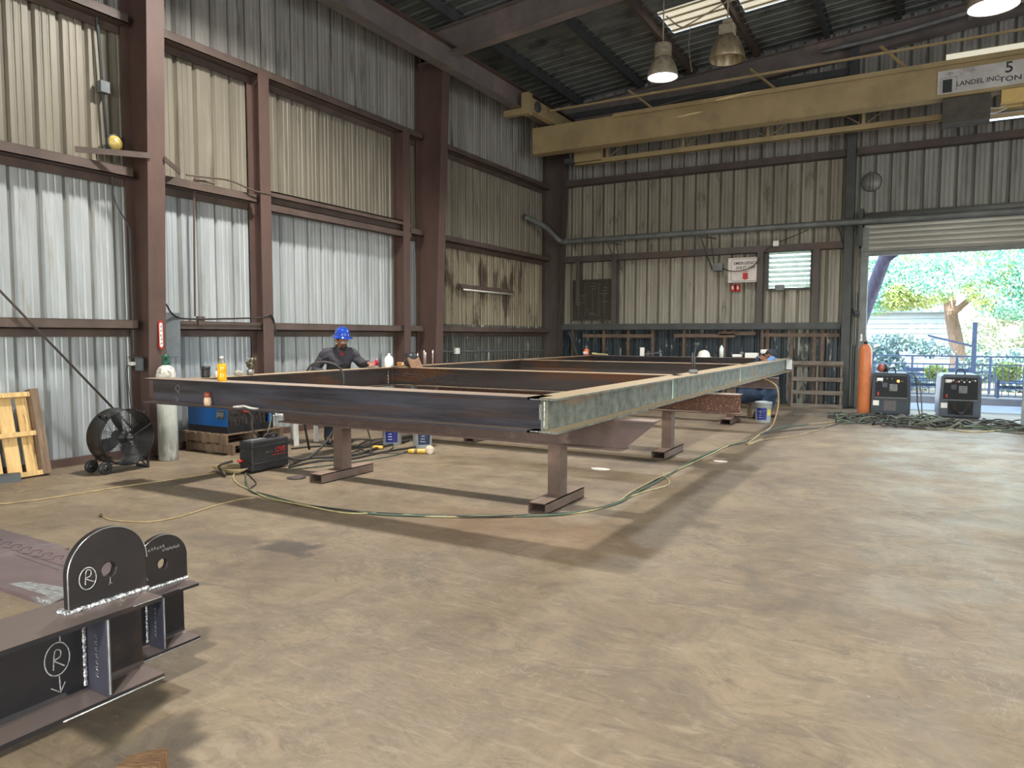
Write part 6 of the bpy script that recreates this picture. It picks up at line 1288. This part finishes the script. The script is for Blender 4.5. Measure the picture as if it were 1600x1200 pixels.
    if shirt:
        f = V('chest') + Vector((0, -0.148, 0.0)); mb = MB(); nb = n0 + Vector((0, -0.078, 0.03))
        mb.add([tuple(nb + Vector((-0.045, 0, 0))), tuple(nb + Vector((0.045, 0, 0))), tuple(f + Vector((0.012, -0.002, 0.0))), tuple(f + Vector((-0.012, -0.002, 0.0))), tuple(nb + Vector((-0.03, 0.03, -0.01))), tuple(nb + Vector((0.03, 0.03, -0.01))), tuple(f + Vector((0.01, 0.03, 0))), tuple(f + Vector((-0.01, 0.03, 0)))], [(0, 1, 2, 3), (4, 5, 6, 7), (0, 1, 5, 4), (1, 2, 6, 5), (2, 3, 7, 6), (3, 0, 4, 7)])
        mb.build('shirt_front', M_sht, t)
        for s in (-1, 1): MB().prism([(0, 0), (s * 0.055, 0.02), (s * 0.05, -0.035), (s * 0.01, -0.075)], -0.006, 0.004, 'y').build('lapel', cloth[0], t).location = nb + Vector((s * 0.03, -0.008, 0.005))
    face_details(t, hc, rot, glasses, beard)
    return t, hc, rot
Jw = dict(pelvis=(0, 0.06, 0.90), belly=(0, 0.0, 1.04), chest=(0, -0.06, 1.22), neck0=(0, -0.11, 1.385), neck=(0, -0.135, 1.42), head=(0.01, -0.175, 1.525),
          shL=(0.19, -0.08, 1.335), elL=(0.33, -0.13, 1.17), wrL=(0.335, -0.36, 1.20), shR=(-0.19, -0.05, 1.335), elR=(-0.33, 0.02, 1.10), wrR=(-0.20, -0.20, 1.02),
          hipL=(0.10, 0.06, 0.86), knL=(0.12, 0.0, 0.48), anL=(0.13, 0.05, 0.10), toeL=(0.14, -0.10, 0.06), hipR=(-0.10, 0.06, 0.86), knR=(-0.12, 0.02, 0.48), anR=(-0.13, 0.08, 0.10), toeR=(-0.15, -0.07, 0.06))
wk, hc, rot = person((-7.43, 7.92, 0), R(62), 'person in a blue full-brim hard hat and charcoal jacket standing behind the frame', Jw, (R(14), 0, R(6)), (M_jkt, M_trs), None, True, True, hand_dirs={'L': ((0.0, -1, -0.12), (0, -0.12, 1)), 'R': ((0.3, -0.9, 0.1), (0, 0, 1))})
h = hard_hat('hard_hat', M_hatb, 0.118); h.parent = wk; h.matrix_local = Matrix.Translation(hc) @ rot.to_matrix().to_4x4() @ Matrix.Translation((0, 0.002, 0.045)) @ Matrix.Rotation(R(-4), 4, 'X')
mb = MB(); mb.box(0.05, 0.13, -0.203, -0.198, 1.20, 1.205).box(0.055, 0.06, -0.204, -0.198, 1.12, 1.20); 
ob = mb.build('pocket_trim', pm('pale_thread', (150, 150, 156), None, rough=0.7), wk); bpy.data.objects.remove(ob)
t = thing('red_grinder', 'small red power tool gripped by the person in the blue hard hat', 'tool', (-6.97, 8.16, 1.148), R(60))
M_rt = pm('red_tool_body', (172, 30, 52), (150, 24, 44), 10, rough=0.4)
mb = MB(); mb.M = Matrix.Rotation(R(90), 4, 'Y'); mb.lathe([(0, -0.06), (0.028, -0.055), (0.032, 0.0), (0.028, 0.05), (0, 0.055)], 16); ob = mb.build('body', M_rt, t); ob.location = (0.03, 0, 0.035)
MB().tube([(0.05, 0, 0.03), (0.06, 0.0, 0.10)], 0.024, 12).build('handle', M_rt, t)

# seated welder at the far right
Js = dict(pelvis=(0, 0.0, 0.46), belly=(0, -0.06, 0.62), chest=(0, -0.17, 0.85), neck0=(0, -0.31, 1.02), neck=(0, -0.37, 1.10), head=(0, -0.47, 1.235),
          shL=(0.18, -0.24, 0.92), elL=(0.26, -0.10, 0.90), wrL=(0.20, -0.24, 1.20), shR=(-0.18, -0.24, 0.92), elR=(-0.32, -0.28, 0.94), wrR=(-0.27, -0.32, 1.20),
          hipL=(0.10, -0.03, 0.44), knL=(0.24, -0.50, 0.56), anL=(0.24, -0.36, 0.10), toeL=(0.28, -0.52, 0.06), hipR=(-0.12, -0.03, 0.44), knR=(-0.22, -0.60, 0.52), anR=(-0.22, -0.32, 0.10), toeR=(-0.22, -0.48, 0.06))
ws, hc2, rot2 = person((-2.97, 14.5, 0), R(84), 'person in blue denim crouching at the far right end, head bent over the beam', Js, (R(42), 0, R(8)), (M_jean, M_jean), None, False, False, shirt=False, bulk=1.25, hand_dirs={'L': ((0.1, -1, -0.3), (0, -0.3, 1)), 'R': ((0.3, -1, -0.3), (0, -0.3, 1))})
Mh = Matrix.Translation(hc2) @ rot2.to_matrix().to_4x4()
bm = bmesh.new(); bmesh.ops.create_icosphere(bm, subdivisions=4, radius=1.0)
dl = [v for v in bm.verts if v.co.z < 0.12]
for v in bm.verts: v.co = Vector((v.co.x * 0.092, v.co.y * 0.112, v.co.z * 0.13))
bmesh.ops.delete(bm, geom=dl, context='VERTS'); me = bpy.data.meshes.new('welding_cap'); bm.to_mesh(me); bm.free(); me.transform(Mh); me.materials.append(pm('dark_cap_cloth', (40, 42, 54), (32, 34, 44), 12, rough=0.8))
for p in me.polygons: p.use_smooth = True
o = bpy.data.objects.new('welding_cap', me); COL.objects.link(o); o.parent = ws; m_ = o.modifiers.new('thick', 'SOLIDIFY'); m_.thickness = 0.01
mb = MB(); mb.M = Mh; mb.prism([(-0.085, -0.02), (-0.075, -0.09), (-0.03, -0.128), (0.03, -0.128), (0.075, -0.09), (0.085, -0.02), (0.072, -0.03), (0.06, -0.085), (0.02, -0.115), (-0.02, -0.115), (-0.06, -0.085), (-0.072, -0.03)], -0.10, 0.03, 'z'); mb.build('face_shield', pm('blue_lit_visor', (120, 160, 214), (96, 136, 196), 10, rough=0.2), ws)  # blue of the welding light is painted into the visor colour
t = thing('work_stool', 'low dark stool under the crouching person at the far right', 'stool', (-3.0, 14.5, 0))
MB().bbox((0, 0, 0.27), (0.32, 0.30, 0.03), 0.01).build('seat', M_ow, t)
for x in (-0.13, 0.13):
    for y in (-0.12, 0.12): MB().box(x - 0.018, x + 0.018, y - 0.018, y + 0.018, 0, 0.255).build('leg', M_ow, t)
# ================================================================= OUTDOORS BEYOND THE DOORWAY
M_conc = pm('sunlit_concrete_yard', (176, 178, 182), (160, 162, 166), 1.2, rough=0.9)
M_soil = pm('dry_ground', (150, 140, 120), (120, 116, 96), 2.0, rough=0.95)
M_rail = pm('blue_grey_fence_steel', (110, 130, 162), (94, 114, 146), 4, rough=0.5)
M_sid = pm('pale_siding', (196, 204, 210), (182, 190, 198), 1.0, rough=0.7)
M_leafA = pm('mint_green_leaves', (142, 204, 192), (172, 214, 186), 1.3, rough=0.6)
M_leafB = pm('yellow_green_leaves', (190, 214, 130), (206, 208, 150), 1.6, rough=0.6)
M_ivy = pm('blue_green_ivy', (140, 174, 180), (172, 192, 178), 1.5, rough=0.7)
M_bark = pm('grey_violet_bark', (128, 122, 140), (98, 92, 112), 3, rough=0.9, stretch=(3, 3, 0.6), bump=0.5)
M_bark2 = pm('red_brown_bark', (168, 146, 134), (140, 118, 108), 3, rough=0.9, stretch=(3, 3, 0.6), bump=0.5)
struct(MB().box(-10, 30, 18.05, 20.6, -0.2, -0.02).build('floor_yard', M_conc)); struct(MB().box(-40, 60, 20.6, 80, -0.25, -0.06).build('floor_ground', M_soil))
o = MB().box(-1.2, 4.4, 18.0, 18.5, -0.02, 0.005).build('trim_90', M_conc); struct(o)
o = MB().box(-3, 16, 20.2, 20.5, -0.1, 0.14).build('kerb', pm('grey_kerb', (150, 150, 150), (132, 132, 132), 3, rough=0.9)); tag(o, 'low grey kerb outside between the doorway and the railing', 'kerb')
def rail_fence(x0, x1, y, label, z1=1.12, step=0.14, mid=0.9):
    t = thing('railing', label, 'railing', (0, y, 0))
    MB().box(x0, x1, -0.02, 0.02, z1 - 0.04, z1).build('top_rail', M_rail, t); MB().box(x0, x1, -0.02, 0.02, 0.12, 0.15).build('bottom_rail', M_rail, t)
    MB().box(x0, x1, -0.02, 0.02, mid - 0.02, mid + 0.01).build('middle_rail', M_rail, t)
    mb = MB(); x = x0
    while x < x1: mb.box(x - 0.009, x + 0.009, -0.009, 0.009, 0.12, mid); x += step
    mb.build('bars', M_rail, t)['kind'] = 'stuff'
    x = x0
    while x < x1: MB().box(x - 0.03, x + 0.03, -0.03, 0.03, 0, z1).build('post', M_rail, t); x += 1.9
rail_fence(-3.0, 12, 21.2, 'blue-grey barred railing outside the doorway')
rail_fence(-4.0, 16, 24.0, 'second blue-grey railing farther off in the yard', 1.05, 0.2, 0.6)
o = MB().box(-0.05, 0.05, -0.05, 0.05, 0, 1.95).bar((0, 0, 1.35), (-1.0, 0, 1.62), 0.05).build('gate_post', M_rail); o.location = (1.14, 21.0, 0); tag(o, 'tall blue post with a slanting arm rising above the railing', 'post')
for i in range(3):
    t = thing('slat_bench', ('pale slatted bench in the yard beyond the right machines', 'second slatted bench farther right in the yard', 'slatted bench left in the yard behind the dark machine')[i], 'bench', ((2.5, 22.4, 0), (4.6, 22.6, 0), (0.4, 22.5, 0))[i])
    for k in range(4): MB().box(-0.8, 0.8, 0.0, 0.03, 0.25 + 0.14 * k, 0.33 + 0.14 * k).build('slat', M_rail, t)
    for x in (-0.75, 0.75): MB().box(x - 0.03, x + 0.03, -0.4, 0.05, 0, 0.8).build('leg', M_rail, t)
    MB().box(-0.8, 0.8, -0.42, -0.02, 0.40, 0.43).build('seat', M_rail, t)
# building with siding
t = thing('neighbour_building', 'long pale building with horizontal siding behind the trees outside', 'building', (0, 42, 0))
mb = MB(); z = 0.0
while z < 2.75: mb.add([(-14, -0.07, z), (1.3, -0.07, z), (1.3, 0, z + 0.24), (-14, 0, z + 0.24)], [(0, 1, 2, 3)]); z += 0.25
mb.box(-14, 1.3, 0.01, 6, 0, 2.85); mb.build('siding_wall', M_sid, t)
MB().prism([(-0.5, 2.8), (3.0, 3.6), (6.5, 2.8), (6.5, 2.9), (3.0, 3.7), (-0.5, 2.9)], -14.5, 1.7, 'x').build('roof', pm('pale_blue_roof', (150, 168, 190), (136, 154, 176), 1, rough=0.6), t)
def leaves(name, mats, blobs, n, size, parent=None, seed=0, loc=(0, 0, 0)):
    rnd = random.Random(seed); v = []; f = []; mi = []; tot = sum(b_[3] for b_ in blobs)
    for b_ in blobs:
        cx, cy, cz, wgt, rx, ry, rz_ = b_
        for _ in range(int(n * wgt / tot)):
            while True:
                p = Vector((rnd.uniform(-1, 1), rnd.uniform(-1, 1), rnd.uniform(-1, 1)))
                if 0.25 < p.length < 1.0: break
            c = Vector((cx + p.x * rx, cy + p.y * ry, cz + p.z * rz_)); nn = noise.noise(c * 0.9)
            if nn < -0.22: continue
            e = Euler((rnd.uniform(-1.2, 1.2), rnd.uniform(-1.2, 1.2), rnd.uniform(0, 6.28))).to_matrix(); s = size * rnd.uniform(0.6, 1.3); b0 = len(v)
            for a, q in ((-1, 0), (-0.15, 0.5), (1, 0), (-0.15, -0.5)): v.append(tuple(c + e @ Vector((a * s, q * s, 0.06 * s * (1 - a * a)))))
            f.append((b0, b0 + 1, b0 + 2, b0 + 3)); mi.append((1 if nn > 0.36 else 0) if len(mats) > 1 else 0)
    me = bpy.data.meshes.new(name); me.from_pydata(v, [], f)
    for m in mats: me.materials.append(m)
    me.polygons.foreach_set('material_index', mi); me.update()
    o = bpy.data.objects.new(name, me); COL.objects.link(o); o.parent = parent; o.location = loc; return o
t = thing('tree', 'broad leafy tree with a red-brown trunk in the yard outside', 'tree', (1.25, 31, 0))
MB().tube([(0, 0, -0.1), (-0.1, 0, 1.2), (-0.35, 0.1, 2.6), (-0.5, 0, 4.2)], [0.30, 0.24, 0.21, 0.18], 12, smoothpath=4).tube([(-0.3, 0, 2.4), (0.9, -0.3, 3.6), (2.2, -0.6, 4.6)], [0.12, 0.09, 0.05], 10, smoothpath=4).tube([(-0.4, 0, 3.0), (-1.6, -0.2, 4.2), (-3.0, -0.4, 5.0)], [0.26, 0.16, 0.08], 10, smoothpath=4).build('trunk', M_bark2, t)
leaves('foliage', [M_leafA, M_leafB], [(-3.0, -1, 4.9, 3, 2.8, 2.2, 2.0), (0, -0.5, 5.4, 3, 3.0, 2.4, 2.2), (3.6, -1, 4.9, 3, 3.2, 2.2, 2.4), (-1.8, -1.5, 3.5, 3, 1.9, 1.4, 1.0), (1.7, -1.5, 3.3, 3, 1.8, 1.4, 1.2), (4.2, -0.5, 2.9, 3, 2.0, 1.6, 1.8), (-3.2, -2, 3.5, 3, 2.2, 1.4, 1.2), (3.0, -2, 1.9, 1, 1.4, 1.0, 1.0)], 95000, 0.062, t, 1)
t = thing('tree', 'thick grey-violet tree trunk leaning at the upper left corner of the doorway', 'tree', (-0.98, 21.4, 0))
MB().tube([(-0.7, 1.0, -0.1), (-0.6, 0.8, 1.6), (-0.15, 0.3, 3.0), (0.25, 0, 4.2), (0.5, 0, 5.4)], [0.24, 0.2, 0.17, 0.15, 0.12], 12, smoothpath=4).tube([(0.1, 0.1, 3.6), (0.7, -0.1, 4.0), (1.3, -0.2, 4.5)], [0.1, 0.06, 0.03], 8, smoothpath=4).build('trunk', M_bark, t)
MB().tube([(0.45, -0.1, 4.6), (1.3, -0.3, 4.1), (1.75, -0.4, 3.85), (2.1, -0.4, 4.0)], [0.05, 0.03, 0.02, 0.01], 6, smoothpath=4).tube([(3.4, -0.2, 5.0), (3.2, -0.3, 4.2), (3.0, -0.3, 3.8)], [0.03, 0.025, 0.01], 6, smoothpath=4).build('twig', M_bark, t)
leaves('foliage', [M_leafA, M_leafB], [(0.6, 0.5, 5.2, 2, 2.0, 1.6, 0.9), (2.6, 0.8, 5.2, 2, 1.8, 1.6, 0.9)], 4500, 0.09, t, 2)
t = thing('tree', 'pale second tree behind the broad one at the right of the doorway', 'tree', (8.5, 37, 0))
MB().tube([(0, 0, -0.1), (0.1, 0, 2.0), (0, 0, 5)], [0.4, 0.33, 0.25], 10, smoothpath=4).build('trunk', M_bark2, t)
leaves('foliage', [M_leafA, M_leafB], [(-2.5, 0, 4.8, 2, 3.4, 2.4, 3.0), (2.5, 0, 5.2, 2, 3.6, 2.6, 3.0), (-6, 0, 6.8, 2, 4, 2.4, 2.2), (-11, 0, 7.6, 2, 4, 2.4, 2.4)], 12000, 0.2, t, 3)
M_pale = pm('overexposed_pale_leaves', (226, 222, 204), (206, 216, 190), 1.4, rough=0.7)  # leaf colour paled so that overexposure is painted into it
o = leaves('hedge', [M_pale, M_leafA], [(0, 0, 1.6, 2, 3.2, 0.9, 1.7), (4.5, 0, 1.9, 2, 3.0, 0.9, 2.0)], 16000, 0.10, None, 40, (4.2, 34, 0)); tag(o, 'pale sunlit bushes far behind the blue post, right of the tree trunk', 'hedge')
for i, (x, y, w_, h_, lab) in enumerate(((-0.8, 25.5, 1.9, 1.5, 'blue-green ivy hedge behind the railing at the left of the doorway'), (2.4, 26.0, 1.5, 1.1, 'lower leafy hedge behind the blue post outside'), (6.2, 26.5, 2.6, 1.4, 'leafy hedge at the right edge of the yard'))):
    o = leaves('hedge', [M_ivy, M_leafB if i == 1 else M_ivy], [(0, 0, h_ * 0.5, 1, w_, 0.5, h_ * 0.62)], (6500, 3500, 6500)[i], 0.075, None, 10 + i, (x, y, 0)); tag(o, lab, 'hedge')
for i, (x, y, s_, lab) in enumerate(((2.3, 19.5, 0.35, 'small green bush by the kerb right of the grey machine'), (1.9, 21.7, 0.35, 'bright green shrub just left of the tall blue post'), (0.35, 21.8, 0.3, 'little bright green shrub between the two machines'))):
    o = leaves('shrub', [M_leafB if i else M_ivy, M_leafB], [(0, 0, s_ * 0.5, 1, s_, s_ * 0.6, s_ * 0.7)], 900, 0.05, None, 20 + i, (x, y, (0, 0.55, 0.5)[i])); tag(o, lab, 'shrub')
for i in range(3):
    o = MB().bbox((0, 0, 0.1), (0.28, 0.2, 0.2), 0.01).build('brick_planter', M_bark2); o.location = (2.5 + i * 0.62, 20.0, 0); tag(o, ('left', 'middle', 'right')[i] + ' one of three small brick planters by the kerb outside', 'planter')
